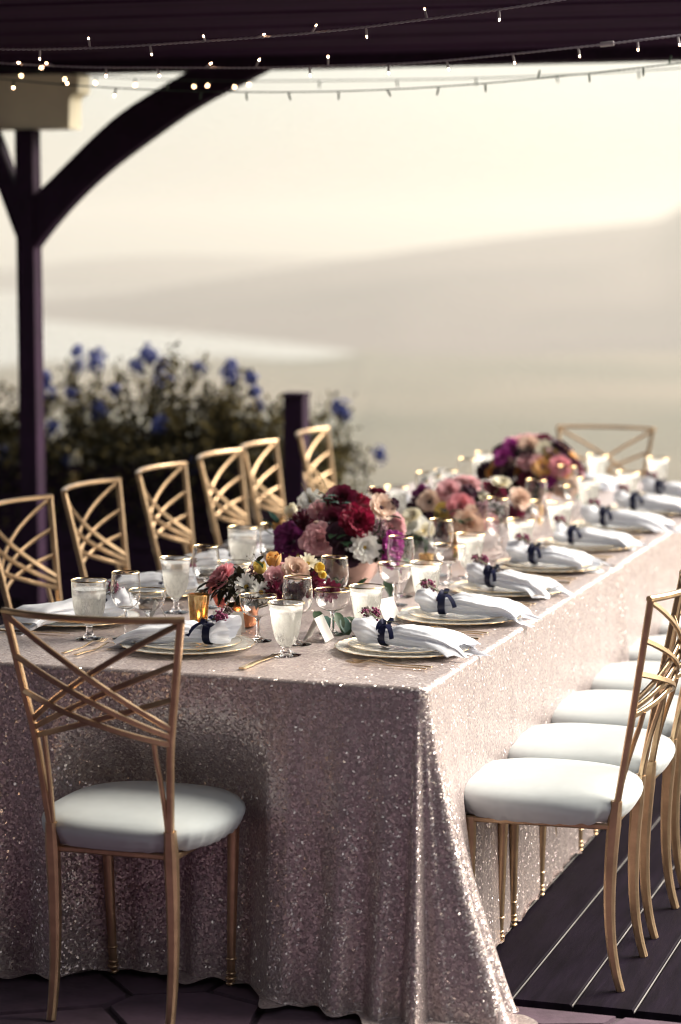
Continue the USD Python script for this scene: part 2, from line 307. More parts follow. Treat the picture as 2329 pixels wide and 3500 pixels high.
for k in range(-34, 26):
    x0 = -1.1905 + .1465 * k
    obj('seam_strip', sweep(np.array([(x0, 5.376, -.003), (x0, 8, -.003), (x0, 11.6, -.003)]), rrect(.0015, .005, .0005)), M['seam'], deck, smooth=False)  # thin pale strips paint the edge highlight between planks
shade_walls = obj('house_wall', trimesh.util.concatenate([trimesh.creation.box(bounds=[(-14, -4.2, -.5), (9, -4.0, 4.2)]), trimesh.creation.box(bounds=[(-14, -6.5, 4.2), (9, -1.9, 4.4)]), trimesh.creation.box(bounds=[(2.9, -4.0, -.5), (3.1, 3.6, 4.2)]), trimesh.creation.box(bounds=[(-8.2, -4.0, -.5), (-8.0, 3.0, 4.2)])]), M['darkwood'], smooth=False)  # unseen walls and eave, added to block sky light from behind and the sides
tag(shade_walls, kind='structure')
perg = thing('pergola', (0, 0, 0), 0, 'dark timber pergola with board roof, slim post and curved braces over the table', 'pergola')
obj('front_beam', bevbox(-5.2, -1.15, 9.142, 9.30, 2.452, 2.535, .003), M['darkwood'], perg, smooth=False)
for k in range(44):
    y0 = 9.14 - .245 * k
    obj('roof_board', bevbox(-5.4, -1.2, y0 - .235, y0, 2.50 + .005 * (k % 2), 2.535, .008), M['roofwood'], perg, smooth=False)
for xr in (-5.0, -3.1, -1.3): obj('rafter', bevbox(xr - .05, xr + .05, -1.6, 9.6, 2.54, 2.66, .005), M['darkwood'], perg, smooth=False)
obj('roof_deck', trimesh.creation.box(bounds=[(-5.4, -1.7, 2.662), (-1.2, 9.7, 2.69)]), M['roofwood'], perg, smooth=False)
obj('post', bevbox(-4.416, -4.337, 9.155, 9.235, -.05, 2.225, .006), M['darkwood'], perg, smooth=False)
def brace(lo, up_, y0, y1):
    a, b = spline(lo, 26), spline(up_, 26)
    sec = lambda p, y: np.stack([p[:, 0], np.full(len(p), y), p[:, 1]], 1)
    P = np.stack([sec(a, y0), sec(a, y1), sec(b, y1), sec(b, y0)], 1)
    v, f = grid(P, wrap_v=True); f = np.vstack([f[:, [0, 1, 2]], f[:, [0, 2, 3]]])
    return v, np.vstack([f, [[0, 1, 2], [0, 2, 3], [100, 102, 101], [100, 103, 102]]])
obj('brace', brace([(-4.34, 1.735), (-4.19, 1.90), (-3.994, 2.066), (-3.801, 2.195), (-3.649, 2.289), (-3.481, 2.372), (-3.30, 2.456)],
                   [(-4.34, 1.955), (-4.28, 2.004), (-4.089, 2.173), (-3.934, 2.293), (-3.80, 2.369), (-3.70, 2.422), (-3.62, 2.462)], 9.16, 9.23), M['darkwood'], perg, smooth=30)
obj('brace', brace([(-4.41, 1.76), (-4.47, 1.91), (-4.53, 2.06), (-4.60, 2.21), (-4.72, 2.45)], [(-4.41, 1.975), (-4.44, 2.04), (-4.475, 2.13), (-4.52, 2.24), (-4.60, 2.45)], 9.16, 9.23), M['darkwood'], perg, smooth=30)
pr = np.array([(-5.3, 2.228), (-4.187, 2.228), (-4.183, 2.345), (-4.172, 2.363), (-4.145, 2.372), (-4.142, 2.449), (-5.3, 2.449)])
v, f = trimesh.creation.triangulate_polygon(Polygon(pr), engine='earcut'); mm = trimesh.creation.extrude_polygon(Polygon(pr), .12, engine='earcut')
mm.vertices = np.stack([mm.vertices[:, 0], 9.31 - mm.vertices[:, 2], mm.vertices[:, 1]], 1); mm.invert()
obj('corbel_beam', mm, M['creamwood'], perg, smooth=False).SetCustomDataByKey('label', 'cream painted beam end with a stepped corbel')

# ------------------------------------------------------------------ chairs
def back_pt(u, z, extra=0.0):
    hw = np.interp(z, [.44, .66, .965], [.146, .163, .212]); k = np.clip((z - .50) / .15, 0, 1)
    return np.array([hw * u, -.187 - (z - .445) / .52 * .088 - .055 * k * (1 - u * u) - extra, z])
def build_chair(t):
    for s in (-1, 1):
        pts = np.array([(s * .146, -.187, .462), (s * .146, -.178, .36), (s * .146, -.173, .22), (s * .146, -.182, .09), (s * .146, -.203, 0)])
        p = spline(pts, 16); obj('leg', sweep(p, rrect(2, 2, .45), up=(0, 1, 0), scales=np.interp(p[:, 2], [0, .1, .40, .462], [.0095, .011, .0155, .0125])), M['bronze'], t, smooth=35)
        q = np.array([back_pt(s, z) for z in np.linspace(.45, .955, 12)])
        obj('back_post', sweep(q, rrect(.016, .016, .003), up=(0, -1, .15)), M['bronze'], t, smooth=35)
        q = np.array([back_pt(s * np.interp(z, [.45, .675], [.96, .80]), z) for z in np.linspace(.45, .677, 7)])
        obj('strut', sweep(q, rrect(.0105, .012, .003), up=(0, -1, .1)), M['bronze'], t, smooth=35)
    for s in (-1, 1):
        p = np.linspace((s * .165, .165, .405), (s * .153, .172, 0), 12)
        m = MB().add(sweep(p, ngon(1, 10), up=(0, 1, 0), scales=np.interp(p[:, 2], [0, .05, .405], [.0095, .0105, .0155])))
        for zc, r in ((.066, .0125), (.030, .0122), (.018, .0135), (.005, .0125)): m.add(torus(r - .002, .0032, 14, 6), TR((s * (.153 + zc * .03), .172, zc)))
        obj('leg', m.mesh(), M['bronze'], t, smooth=50)
    q = np.array([back_pt(u, .958) for u in np.linspace(-1.03, 1.03, 21)])
    obj('top_rail', sweep(q, rrect(.0165, .015, .004), up=(0, 0, 1)), M['bronze'], t, smooth=35)
    for s in (-1, 1):
        for z0, z1 in ((.950, .705), (.857, .687), (.775, .669)):
            u = np.linspace(-1, 1, 21); zz = z0 + (z1 - z0) * (u + 1) / 2
            q = np.array([back_pt(s * a, b, .003 * s) for a, b in zip(u, zz)])
            obj('lattice_bar', sweep(q, rrect(.0135, .0085, .002), up=np.array([(0, -1, .1)] * 21)), M['bronze'], t, smooth=35)
    fr = MB()
    for a, b in (((-.15, -.175), (.15, -.175)), ((.15, -.175), (.17, .17)), ((.17, .17), (-.17, .17)), ((-.17, .17), (-.15, -.175))):
        fr.add(sweep(np.linspace((*a, .399), (*b, .399), 3), rrect(.014, .014, .003)))
    obj('seat_frame', fr.mesh(), M['bronze'], t, smooth=35)
    th = np.linspace(0, 2 * PI, 120, endpoint=False)
    R = (np.abs(np.cos(th) / .224) ** 2.7 + np.abs(np.sin(th) / .226) ** 2.7) ** (-1 / 2.7)
    prof = [(.0, .4085), (.70, .4075), (.86, .405), (.92, .409), (.955, .422), (.985, .434), (1.0, .446), (.99, .456), (.955, .466), (.88, .476), (.74, .484), (.5, .490), (.25, .4925), (0, .493)]
    P = np.zeros((120, len(prof), 3))
    corner = sum(np.exp(-((np.angle(np.exp(1j * (th - c)))) / .34) ** 2) for c in (PI * 1.25, PI * 1.75)) + .35 * sum(np.exp(-((np.angle(np.exp(1j * (th - c)))) / .5) ** 2) for c in (PI * .2, PI * .8, PI, 0))
    for j, (k, z) in enumerate(prof):
        low = np.clip((.452 - z) / .03, 0, 1) if k > .6 else 0
        rr = R * k * (1 + low * corner * .022 * np.sin(th * 41 + 2 * np.sin(th * 7)))
        P[:, j] = np.stack([rr * np.cos(th), .013 + rr * np.sin(th), z + low * corner * .003 * np.sin(th * 29)], 1)
    obj('seat', grid(P, wrap_u=True), M['seat'], t, smooth=True)
chair = Proto('dining_chair', build_chair)
chair.put((-2.158, 5.10, 0), 0, 'bronze lattice chair at the near end of the table, its back to the camera', 'chair')
ordn = ['first', 'second', 'third', 'fourth', 'fifth', 'sixth', 'seventh', 'eighth']
for i, y in enumerate((5.66, 6.12, 6.62, 7.12, 7.64, 8.2, 8.75)):
    chair.put((-1.308 + .006 * rng.standard_normal(), y, 0), 90 + 1.5 * rng.standard_normal(),
              f'bronze chair with white cushion, {ordn[i]} from the near end along the right table side', 'chair', 'chairs along the right table side')
for i, (y, ya) in enumerate(((6.80, -93), (7.37, -91.5), (7.99, -90.5), (8.575, -90), (9.03, -87.5), (9.70, -87))):
    chair.put((-3.02, y, 0), ya, f'gold lattice chair, {ordn[i]} visible from the left along the far table side', 'chair', 'chairs along the left table side')
chair.put((-2.17, 10.06, 0), 180, 'lone gold chair at the far head of the table against the hills', 'chair')

# ------------------------------------------------------------------ tables and sequin cloths
XL, XR, Y0, YM, Y1, ZT = -2.82, -1.51, 5.22, 7.42, 9.95, .765
def build_table(t):
    obj('tabletop', bevbox(XL + .02, XR - .02, -1.08, 1.08, .735, .757, .004), M['darkwood'], t, smooth=False)
    for x in (XL + .15, XR - .15):
        for y in (-.9, .9): obj('leg', trimesh.creation.box(bounds=[(x - .02, y - .02, 0), (x + .02, y + .02, .734)]), M['darkwood'], t, smooth=False)
tb = Proto('banquet_table', build_table)
tb.put((0, 6.33, 0), 0, 'banquet table hidden under the nearer sequin cloth', 'table'); tb.put((0, 8.85, 0), 0, 'banquet table hidden under the farther sequin cloth', 'table')
def cloth(y0, y1, near, zt, seed, flare=False):
    """Top and skirt of one cloth: its edge path, outward directions and falls."""
    g = np.random.default_rng(seed); rc = .022; E, N, S, K = [], [], [], []
    def line(p, q, n, step, kind):
        m = max(2, int(np.linalg.norm(np.subtract(q, p)) / step))
        for i in range(m): E.append(np.array(p) + (np.array(q) - np.array(p)) * i / m); N.append(n); K.append((kind, 0))
    def arc(c, a0, a1, m, kind):
        for i in range(m):
            a = a0 + (a1 - a0) * i / m; E.append(np.array(c) + rc * np.array([math.cos(a), math.sin(a)])); N.append((math.cos(a), math.sin(a))); K.append((kind, i / m))
    ye, yo = (y0, y1) if near else (y1, y0); sg = 1 if near else -1
    line((XL, yo), (XL, ye + sg * rc), (-1, 0), .016, 'left')
    arc((XL + rc, ye + sg * rc), PI, PI + sg * PI / 2, 40, 'cl')
    line((XL + rc, ye), (XR - rc, ye), (0, -sg), .009, 'end')
    arc((XR - rc, ye + sg * rc), -sg * PI / 2, 0, 60, 'cr')
    line((XR, ye + sg * rc), (XR, yo), (1, 0), .014, 'right')
    E.append(np.array((XR, yo))); N.append((1, 0)); K.append(('right', 0))
    E, N = np.array(E), np.array(N, float); n = len(E)
    s = np.r_[0, np.cumsum(np.linalg.norm(np.diff(E, axis=0), axis=1))]
    ph = g.uniform(0, 6.28, 8); kinds = np.array([k for k, _ in K]); fr = np.array([q for _, q in K])
    i1 = np.where(kinds == 'cr')[0]; sc = s[i1[-1]]; after = np.where(kinds == 'right', s - sc, -1)
    before = np.where(kinds == 'end', s[i1[0]] - s, -1)
    warp = s + .05 * np.sin(s * 7.3 + ph[5]) + .03 * np.sin(s * 17 + ph[6])
    wave = .55 * np.sin(2 * PI * warp / .235 + ph[0]) + .3 * np.sin(2 * PI * warp / .142 + ph[1]) + .22 * np.sin(2 * PI * warp / .083 + ph[2])
    big = .5 + .5 * np.sin(2 * PI * s / .9 + ph[3])
    gs = lambda x, c, w: np.exp(-((x - c) / w) ** 2)
    lob = np.zeros(n); c_ = kinds == 'cr'; lob[c_] = .030 + .080 * gs(fr[c_], .16, .17) + .035 * gs(fr[c_], .50, .10) + .175 * gs(fr[c_], .84, .24)
    a_ = after >= 0; lob[a_] = .028 * np.exp(-after[a_] / .5) + .165 * gs(after[a_], .03, .07) + .07 * gs(after[a_], .17, .06)
    b_ = before >= 0; lob[b_] = .03 * np.exp(-before[b_] / .25) + .055 * gs(before[b_], .06, .03) + .045 * gs(before[b_], .165, .035) + .03 * gs(before[b_], .28, .04)
    cl_ = kinds == 'cl'; lob[cl_] = .03 + .08 * np.sin(fr[cl_] * PI * 3) ** 2
    H = zt; rows = np.r_[np.linspace(0, 1, 7)[:-1] * .02, np.linspace(.02, .975, 40), [.988, 1.0, 1.02, 1.05, 1.08]]
    P = np.zeros((n, len(rows), 3)); re = .012
    for j, t in enumerate(rows):
        tt = min(t, 1); amp = .0015 + .025 * tt ** 1.2
        amp_k = np.where((kinds == 'left') | (kinds == 'right'), .38, 1.0) * (.55 + .6 * big)
        o = lob * tt ** 1.45 + amp * amp_k * (wave + .35) * np.where(np.isin(kinds, ['cr', 'cl']), .25, 1) + .012 * tt
        o = np.maximum(o, -.012)
        z = H - re - t * (H - re) / 1.0 if t <= 1 else 0
        if t > 1: o = o + (t - 1) * (.3 + .7 * np.maximum(0, np.sin(2 * PI * warp / .31 + ph[4]))) * np.where(kinds == 'right', .12, 1); zz = .007 + .010 * (t - 1) / .08 * (.5 + .5 * np.sin(s * 60 + j))
        else: zz = np.full(n, max(z, .005))
        if t < .02: k = t / .02; o = o * k + re * math.sin(k * PI / 2); zz = np.full(n, H - re * (1 - math.cos(k * PI / 2)) - .0004 * k)
        else: o = o + re
        if near:   # the cushion of the head chair presses into the cloth
            xr_ = (E[:, 0] + 2.158) / .27; on = kinds == 'end'
            push = .125 * np.clip(1 - np.abs(xr_) ** 4, 0, 1) * np.where(zz > .455, np.exp(-((zz - .455) / .15) ** 2), .93)
            o = np.where(on, o - push, o)
        if flare: o = o + np.where((kinds == 'right') | (kinds == 'left'), .035 * gs(s[-1] - s, 0, .06) * tt ** .5, 0)
        P[:, j, :2] = E + N * o[:, None]; P[:, j, 2] = zz
    m = MB().add(grid(P))
    nt = 60; gx, gy = np.linspace(XL + .0, XR - .0, 46), np.linspace(y0, y1, nt)
    G = np.stack(np.meshgrid(gx, gy, indexing='ij'), -1); Zt = zt + .0012 * (meshkit.fbm(np.concatenate([G * 9, np.zeros(G.shape[:2] + (1,))], -1), 3) - .5)
    Zt[0, :] = Zt[-1, :] = zt; Zt[:, 0 if near else -1] = zt
    if near: Zt[:, 0] = zt
    Gm = np.concatenate([G, Zt[..., None]], -1); Gm[0, 0, :2] += .006; m.add(grid(Gm))
    return m.mesh()
c1 = obj('tablecloth', cloth(Y0, YM, True, ZT, 5, True), M['sequin'], smooth=True); tag(c1, 'mauve sequin tablecloth on the nearer table, falling in folds to the floor', 'tablecloth')
c2 = obj('tablecloth', cloth(YM - .06, Y1, False, ZT + .003, 9), M['sequin'], smooth=True); tag(c2, 'champagne sequin tablecloth on the farther table beyond the seam', 'tablecloth')

# ------------------------------------------------------------------ glasses
def shell(outer, t, n=44, flute=None, foot=None):
    """A glass wall of thickness t: the outer profile from the bottom up, then back down inside."""
    o = np.array(outer); inner = o[::-1].copy(); inner[:, 0] = np.maximum(inner[:, 0] - t, 0); inner[-1, 0] = 0; inner[-1, 1] = o[0, 1] + t * 1.6
    inner = inner[(inner[:, 1] > o[0, 1] + t) | (np.arange(len(inner)) == len(inner) - 1)]
    return lathe(np.vstack([[(0, o[0, 1])], o, inner]), n, flute)
def foot_stem(r, z1, rs, n=36):
    return lathe([(0, .0006), (r * .96, .0006), (r, .0014), (r, .0026), (r * .8, .0038), (r * .45, .006), (rs * 1.5, .0105), (rs, .018), (rs * .92, z1 * .6 + .008), (rs * 1.1, z1 - .004), (rs * 1.9, z1), (0, z1 + .0005)], n)
def inside(outer, t, level):
    o = np.array(outer); zz = np.r_[o[0, 1] + t * 1.3, o[(o[:, 1] > o[0, 1] + t * 1.3) & (o[:, 1] < level), 1], level]
    rr = np.interp(zz, o[:, 1], o[:, 0]) - t * .55; rr[0] = max(rr[0], .004)
    return lathe(np.vstack([[(0, zz[0])], np.stack([rr, zz], 1), [(rr[-1] - .0015, level - .0008), (0, level - .001)]]), 44)
def smoothprof(p, n=26): return spline(p, n)
GOB = smoothprof([(.010, .024), (.0205, .030), (.0285, .045), (.0335, .065), (.0375, .090), (.0405, .112), (.0460, .1315)])
GOBT = smoothprof([(.009, .040), (.023, .0445), (.0335, .058), (.0395, .078), (.0430, .105), (.0455, .152)])
GOBF = smoothprof([(.008, .040), (.018, .046), (.0275, .060), (.0335, .085), (.0370, .115), (.0405, .138), (.0450, .1515)])
WINE = smoothprof([(.007, .079), (.021, .0825), (.0325, .095), (.0380, .114), (.0388, .132), (.0372, .152), (.0355, .172)])
COUP = smoothprof([(.007, .062), (.022, .0655), (.036, .074), (.0440, .087), (.0472, .101), (.0482, .117)])
def glass_builder(prof, rf, zs, rs, water=None, bowl='glass', rim=True, n=44, flute=None):
    def b(t):
        obj('bowl', shell(prof, .0013, n, flute), M[bowl], t, smooth=60)
        obj('stem', foot_stem(rf, zs, rs), M['glass'], t, smooth=50)
        if rim: obj('gold_rim', lathe([(prof[-1, 0] - .0018, prof[-1, 1] - .0006), (prof[-1, 0] - .0006, prof[-1, 1] + .0013), (prof[-1, 0] + .0005, prof[-1, 1] + .0003), (prof[-1, 0] + .0006, prof[-1, 1] - .0014), (prof[-1, 0] - .0002, prof[-1, 1] - .0016)], 44), M['gold'], t, smooth=60)
        if water: obj('water', inside(prof, .0013, water), M['water'], t, smooth=50)
    return b
fl = lambda a, z: 1 + .012 * np.cos(a * 16) * np.clip((z - .02) / .02, 0, 1)
P_gob = Proto('water_goblet', glass_builder(GOB, .037, .024, .010, .112, 'misted'))
P_gobt = Proto('tall_water_goblet', glass_builder(GOBT, .038, .040, .0085, .130, 'misted'))
P_gobf = Proto('flared_water_goblet', glass_builder(GOBF, .036, .040, .0075, .140, 'misted'))
P_wine = Proto('wine_glass', glass_builder(WINE, .036, .079, .0048, None, 'glass'))
P_coupe = Proto('coupe_glass', glass_builder(COUP, .035, .062, .0052, None, 'glass'))
near_names = ['nearest', 'second', 'third', 'fourth', 'fifth', 'sixth', 'seventh', 'eighth']
def at_right(i): return f'{near_names[i]} place along the right table edge'
def at_left(i): return f'{near_names[i]} place along the left table edge'
ZC = ZT + .0012
for i, (x, y) in enumerate([(-1.842, 5.835), (-1.822, 6.315), (-1.872, 6.97), (-1.818, 7.38), (-1.812, 7.90), (-1.886, 8.70), (-1.80, 9.0), (-1.803, 9.62)]):
    P_gob.put((x, y, ZC), 37 * i, f'misted gold-rimmed water goblet at the {at_right(i)}', 'goblet', sc=1.0)
P_gob.put((-1.946, 5.512, ZC), 80, 'misted short water goblet at the right of the head place, nearest the camera', 'goblet')
P_gobt.put((-2.505, 5.585, ZC), 15, 'tall straight water goblet seen just above the near chair back', 'goblet')
P_gobf.put((-2.457, 6.055, ZC), 0, 'flared water goblet behind the gold votive', 'goblet')
P_gobt.put((-2.525, 6.76, ZC), 70, 'full water goblet left of the burgundy bouquet', 'goblet')
for i, (x, y) in enumerate([(-2.49, 7.29), (-2.50, 7.75), (-2.483, 8.22), (-2.473, 8.84), (-2.52, 9.62)]):
    P_gob.put((x, y, ZC), 51 * i, f'blurred water goblet at the {at_left(i + 3)}', 'goblet')
P_gob.put((-2.06, 9.66, ZC), 10, 'blurred water goblet before the far head chair', 'goblet')
for i, (x, y) in enumerate([(-2.003, 6.06), (-1.958, 6.527), (-1.965, 6.97), (-1.952, 7.60), (-1.97, 8.22), (-1.98, 8.75)]):
    P_wine.put((x, y, ZC), 20 * i, f'empty clear wine glass at the {at_right(i)}', 'wine glass')
P_wine.put((-1.971, 5.668, ZC), 0, 'empty wine glass behind the nearest goblet, in front of the flowers', 'wine glass')
P_wine.put((-2.416, 5.615, ZC), 0, 'empty wine glass beside the tall goblet at the left near corner', 'wine glass')
P_wine.put((-2.412, 6.165, ZC), 0, 'empty wine glass next to the flared goblet on the left', 'wine glass')
for i, y in enumerate((6.70, 7.22, 7.78, 8.35, 8.92)): P_wine.put((-2.41, y, ZC), 0, f'blurred wine glass at the {at_left(i + 2)}', 'wine glass')
P_coupe.put((-1.936, 5.842, ZC), 0, 'gold-rimmed coupe glass at the nearest place along the right table edge', 'coupe')
P_coupe.put((-1.926, 6.366, ZC), 0, 'gold-rimmed coupe glass at the second place along the right table edge', 'coupe')
P_coupe.put((-1.893, 6.812, ZC), 0, 'gold-rimmed coupe glass at the third place along the right table edge', 'coupe')
for i, y in enumerate((7.45, 8.04, 8.55)): P_coupe.put((-1.90, y, ZC), 0, f'blurred coupe glass at the {at_right(i + 3)}', 'coupe')
P_coupe.put((-2.084, 5.688, ZC), 0, 'empty coupe glass in front of the pink rose', 'coupe')
P_coupe.put((-2.388, 5.69, ZC), 0, 'empty coupe glass half behind the wine glass at the left near corner', 'coupe')
P_coupe.put((-2.36, 6.26, ZC), 0, 'coupe glass half hidden behind the second left wine glass', 'coupe')

# ------------------------------------------------------------------ plates, cutlery, cards
def build_charger(t):
    fl2 = lambda a, z: 1 + .010 * np.cos(a * 28)
    obj('plate', lathe([(0, .0008), (.075, .0008), (.105, .003), (.150, .010), (.168, .0125), (.1685, .0142), (.150, .0135), (.105, .0068), (.08, .0045), (0, .0045)], 72, lambda a, z: 1 + .010 * np.cos(a * 28) * np.clip((z - .006) / .006, 0, 1)), M['plateglass'], t, smooth=50)
    v, f = torus(.1675, .0011, 140, 6, lambda a: 1 + .010 * np.cos(a * 28)); v[:, 2] += .0135
    obj('gold_rim', (v, f), M['gold'], t, smooth=60)
def build_dinner(t):
    obj('plate', lathe([(0, .0006), (.07, .0006), (.085, .002), (.128, .011), (.134, .0125), (.1345, .014), (.128, .0135), (.086, .0055), (.07, .0040), (0, .0040)], 64), M['plateglass'], t, smooth=50)
    v, f = torus(.134, .0008, 72, 6); v[:, 2] += .0138; obj('gold_rim', (v, f), M['gold'], t, smooth=60)
M['plateglass'] = mat('pressed_glass_plate', {'tc': ('texture_coordinate', {}), 'vo': ('voronoi_texture', {'scale': 60.0}), 'bp': ('bump', {'strength': .35, 'distance': .003}),
    'p': ('principled_bsdf', {'base_color': (.93, .91, .86), 'roughness': .08, 'ior': 1.5, 'transmission_weight': .5})}, [('tc.object', 'vo.vector'), ('vo.distance', 'bp.height'), ('bp.normal', 'p.normal')])
P_ch, P_pl = Proto('charger_plate', build_charger), Proto('dinner_plate', build_dinner)
def tine_fork(t):
    p = spline([(0, -.10, .0035), (0, -.05, .0042), (0, 0, .0045), (0, .022, .0075), (0, .036, .0105), (0, .048, .0115)], 16)
    obj('handle', sweep(p, rrect(2, .0024, .0008), scales=None) if False else sweep(p, np.array([(-.0055, -.0012), (.0055, -.0012), (.0055, .0008), (.003, .0016), (-.003, .0016), (-.0055, .0008)]), scales=np.interp(p[:, 1], [-.10, -.05, .02, .048], [.95, .8, .5, .6])), M['cutlery'], t, smooth=30)
    m = MB(); u = np.linspace(0, 1, 7); q = np.stack([0 * u, .045 + .022 * u, .0115 - .0045 * u], 1)
    m.add(sweep(q, np.array([(-.010, -.0007), (.010, -.0007), (.010, .0007), (-.010, .0007)]), scales=np.interp(u, [0, .6, 1], [.38, .95, 1.1])))
    for x in (-.0093, -.0031, .0031, .0093):
        u = np.linspace(0, 1, 6); q = np.stack([x * (1 - .08 * u), .066 + .043 * u, .0072 - .0052 * np.sin(u * PI * .6) + .006 * u ** 2], 1)
        m.add(sweep(q, rrect(2, 1.2, .3), scales=np.interp(u, [0, 1], [.0014, .0008])))
    obj('tines', m.mesh(), M['cutlery'], t, smooth=30)
def build_knife(t):
    p = spline([(0, -.11, .0045), (0, -.05, .0050), (0, 0, .0050)], 10)
    obj('handle', sweep(p, np.array([(-.0075, -.0028), (.0075, -.0028), (.0085, 0), (.0075, .0028), (-.0075, .0028), (-.0085, 0)]), scales=np.interp(p[:, 1], [-.11, -.05, 0], [.9, .85, .62])), M['cutlery'], t, smooth=30)
    pr = Polygon([(-.004, -.002), (.006, -.002), (.0085, .03), (.0085, .085), (.004, .108), (-.005, .085), (-.0055, .02)])
    m = trimesh.creation.extrude_polygon(pr, .0016, engine='earcut'); m.apply_translation((0, 0, .0042))
    obj('blade', m, M['cutlery'], t, smooth=30)
P_fk, P_kn = Proto('fork', tine_fork), Proto('knife', build_knife)
def build_card(t):
    w, h, b = .040, .060, .030
    v = np.array([(-w, -b, 0), (w, -b, 0), (w, 0, h), (-w, 0, h), (w, b, 0), (-w, b, 0)]); th = .0006
    m = MB(); m.add((np.vstack([v[[0, 1, 2, 3]], v[[0, 1, 2, 3]] + (0, -th, th * .4)]), [[0, 3, 2, 1], [4, 5, 6, 7], [0, 1, 5, 4], [0, 4, 7, 3], [1, 2, 6, 5]]))
    m.add((np.vstack([v[[3, 2, 4, 5]], v[[3, 2, 4, 5]] + (0, th, th * .4)]), [[0, 3, 2, 1], [4, 5, 6, 7], [3, 7, 6, 2], [0, 4, 7, 3], [1, 2, 6, 5]]))
    obj('folded_card', m.mesh(), M['card'], t, smooth=False)
P_card = Proto('place_card', build_card)

# ------------------------------------------------------------------ napkins tied with navy ribbon and a sprig
def napkin_loft(seed, outer, inner, tips):
    g = np.random.default_rng(seed); nt, nx = 84, 40; th = np.linspace(0, 2 * PI, nt, endpoint=False); X = np.linspace(-inner, outer, nx)
    wv = np.interp(X, [-inner, -inner * .55, -.012, .012, .05, .13, .20, outer], [.046, .048, .024, .024, .045, .062, .076, .088])
    hv = np.interp(X, [-inner, -inner * .55, -.012, .012, .05, .13, .20, outer], [.030, .036, .020, .020, .027, .022, .017, .011])
    from scipy.ndimage import gaussian_filter1d
    wv, hv = gaussian_filter1d(wv, 1.1), gaussian_filter1d(hv, 1.1); P = np.zeros((nx, nt, 3)); a0 = g.uniform(0, 6.28, 6)
    for i, x in enumerate(X):
        open_ = np.clip(abs(x) / .22, 0, 1) if x > 0 else np.clip(abs(x) / .09, 0, 1)
        saw = lambda k, p: 2 / PI * np.arcsin(np.sin(k * th + p))
        r = 1 + open_ * (.21 * saw(4, a0[0] + x * 7) + .12 * saw(7, a0[1] - x * 11)) + .07 * saw(13, a0[2]) * (1 - open_) + .05 * np.sin(3 * th + a0[3] + x * 25)
        y, z = wv[i] * r * np.cos(th), hv[i] * r * np.sin(th)
        k = np.clip((x - outer * .55) / (outer * .45), 0, 1) if x > 0 else np.clip((-x - inner * .5) / (inner * .5), 0, 1) * .5
        ext = sum(e * np.exp(-(np.angle(np.exp(1j * (th - c))) / w_) ** 2) for c, w_, e in tips) * k ** 1.5 if x > 0 else .014 * np.cos(2 * th + a0[4]) * k
        P[i] = np.stack([x + ext, y + .012 * np.sin(x * 14 + a0[5]), z + hv[i] * .96], 1)
        drop = np.maximum(0, P[i][:, 0] - outer * .82); P[i][:, 2] -= np.where(x > 0, drop * .30, 0)
        P[i][:, 2] += .016 * (k if x < 0 else 0)
    n3 = .8 * (meshkit.fbm(P * 38 + seed, 3) - .5) + .9 * (np.abs(meshkit.fbm(P * np.array([22, 34, 20]) + 3 + seed, 3) - .5) - .12); P[..., 2] += .009 * n3; P[..., 1] += .006 * (meshkit.fbm(P * 30 + 9 + seed, 3) - .5)
    P[..., 2] = np.maximum(P[..., 2], np.where(P[..., 0] > outer * .8, -.02, .0005))
    return grid(P, wrap_v=True)
def bow(t):
    obj('ribbon', lathe([(.0258, -.010), (.0268, -.008), (.0270, 0), (.0268, .008), (.0258, .010), (.0246, 0), (.0258, -.010)], 32, lambda a, z: 1 + .03 * np.cos(5 * a)), M['ribbon'], t, smooth=50)
    o = stage.GetPrimAtPath(t.GetPath().AppendChild('ribbon')); place(o, (0, 0, .0225), 0, 1, 0, 90)
    for s in (-1, 1):
        u = np.linspace(0, 1, 22); ang = u * 2 * PI
        pth = np.stack([.006 * np.sin(ang) + .004 * s, s * (.003 + .023 * (1 - np.cos(ang)) / 2), .044 + .011 * np.sin(ang) + .004 * (1 - np.cos(ang))], 1)
        obj('bow_loop', sweep(pth, rrect(.014, .0008, .0003), up=np.stack([0 * u, np.cos(ang + 1.2), np.sin(ang + 1.2)], 1) + (.01, 0, 0), cap=False), M['ribbon'], t, smooth=60)
        v = spline([(.004, s * .004, .048), (.016, s * .018, .050), (.030, s * .034, .040), (.040, s * .048, .022)], 12)
        obj('bow_tail', sweep(v, rrect(.012, .0008, .0003), up=(-.3, 0, 1)), M['ribbon'], t, smooth=60)
def build_sprig(t):
    g = np.random.default_rng(11); st, hd, sd = MB(), MB(), MB()
    for k in range(9):
        a = g.uniform(-.6, .6); b = g.uniform(.0, .75); L = g.uniform(.030, .050)
        tip = np.array([-L * math.cos(a), L * math.sin(a), .012 + L * math.sin(b)])
        st.add(cone((0, 0, .004), tip, .0009, .0007, 5))
        tgt = hd if k < 6 else sd
        for q in range(16 if k < 6 else 9): tgt.add(trimesh.creation.icosphere(0, g.uniform(.0022, .0042)), TR(tip + g.normal(0, .0048, 3), sc=1))
        if k >= 6:
            for q in range(6): sd.add(cone(tip, tip + g.normal(0, .010, 3), .0012, .0003, 4))
    for q in range(8): st.add(cone((0, 0, .004), (g.uniform(.01, .03), g.normal(0, .005), .004), .0009, .0006, 5))
    obj('stems', st.mesh(), M['stem'], t, smooth=40); obj('flower_head', hd.mesh(), M['petal_burgundy_m'], t, smooth=60); obj('seed_head', sd.mesh(), M['seed'], t, smooth=40)
M['petal_burgundy_m'] = pm('petal_plum_red', (.13, .012, .055), .7, var=.3, scale=300, hue=(.24, .03, .11))
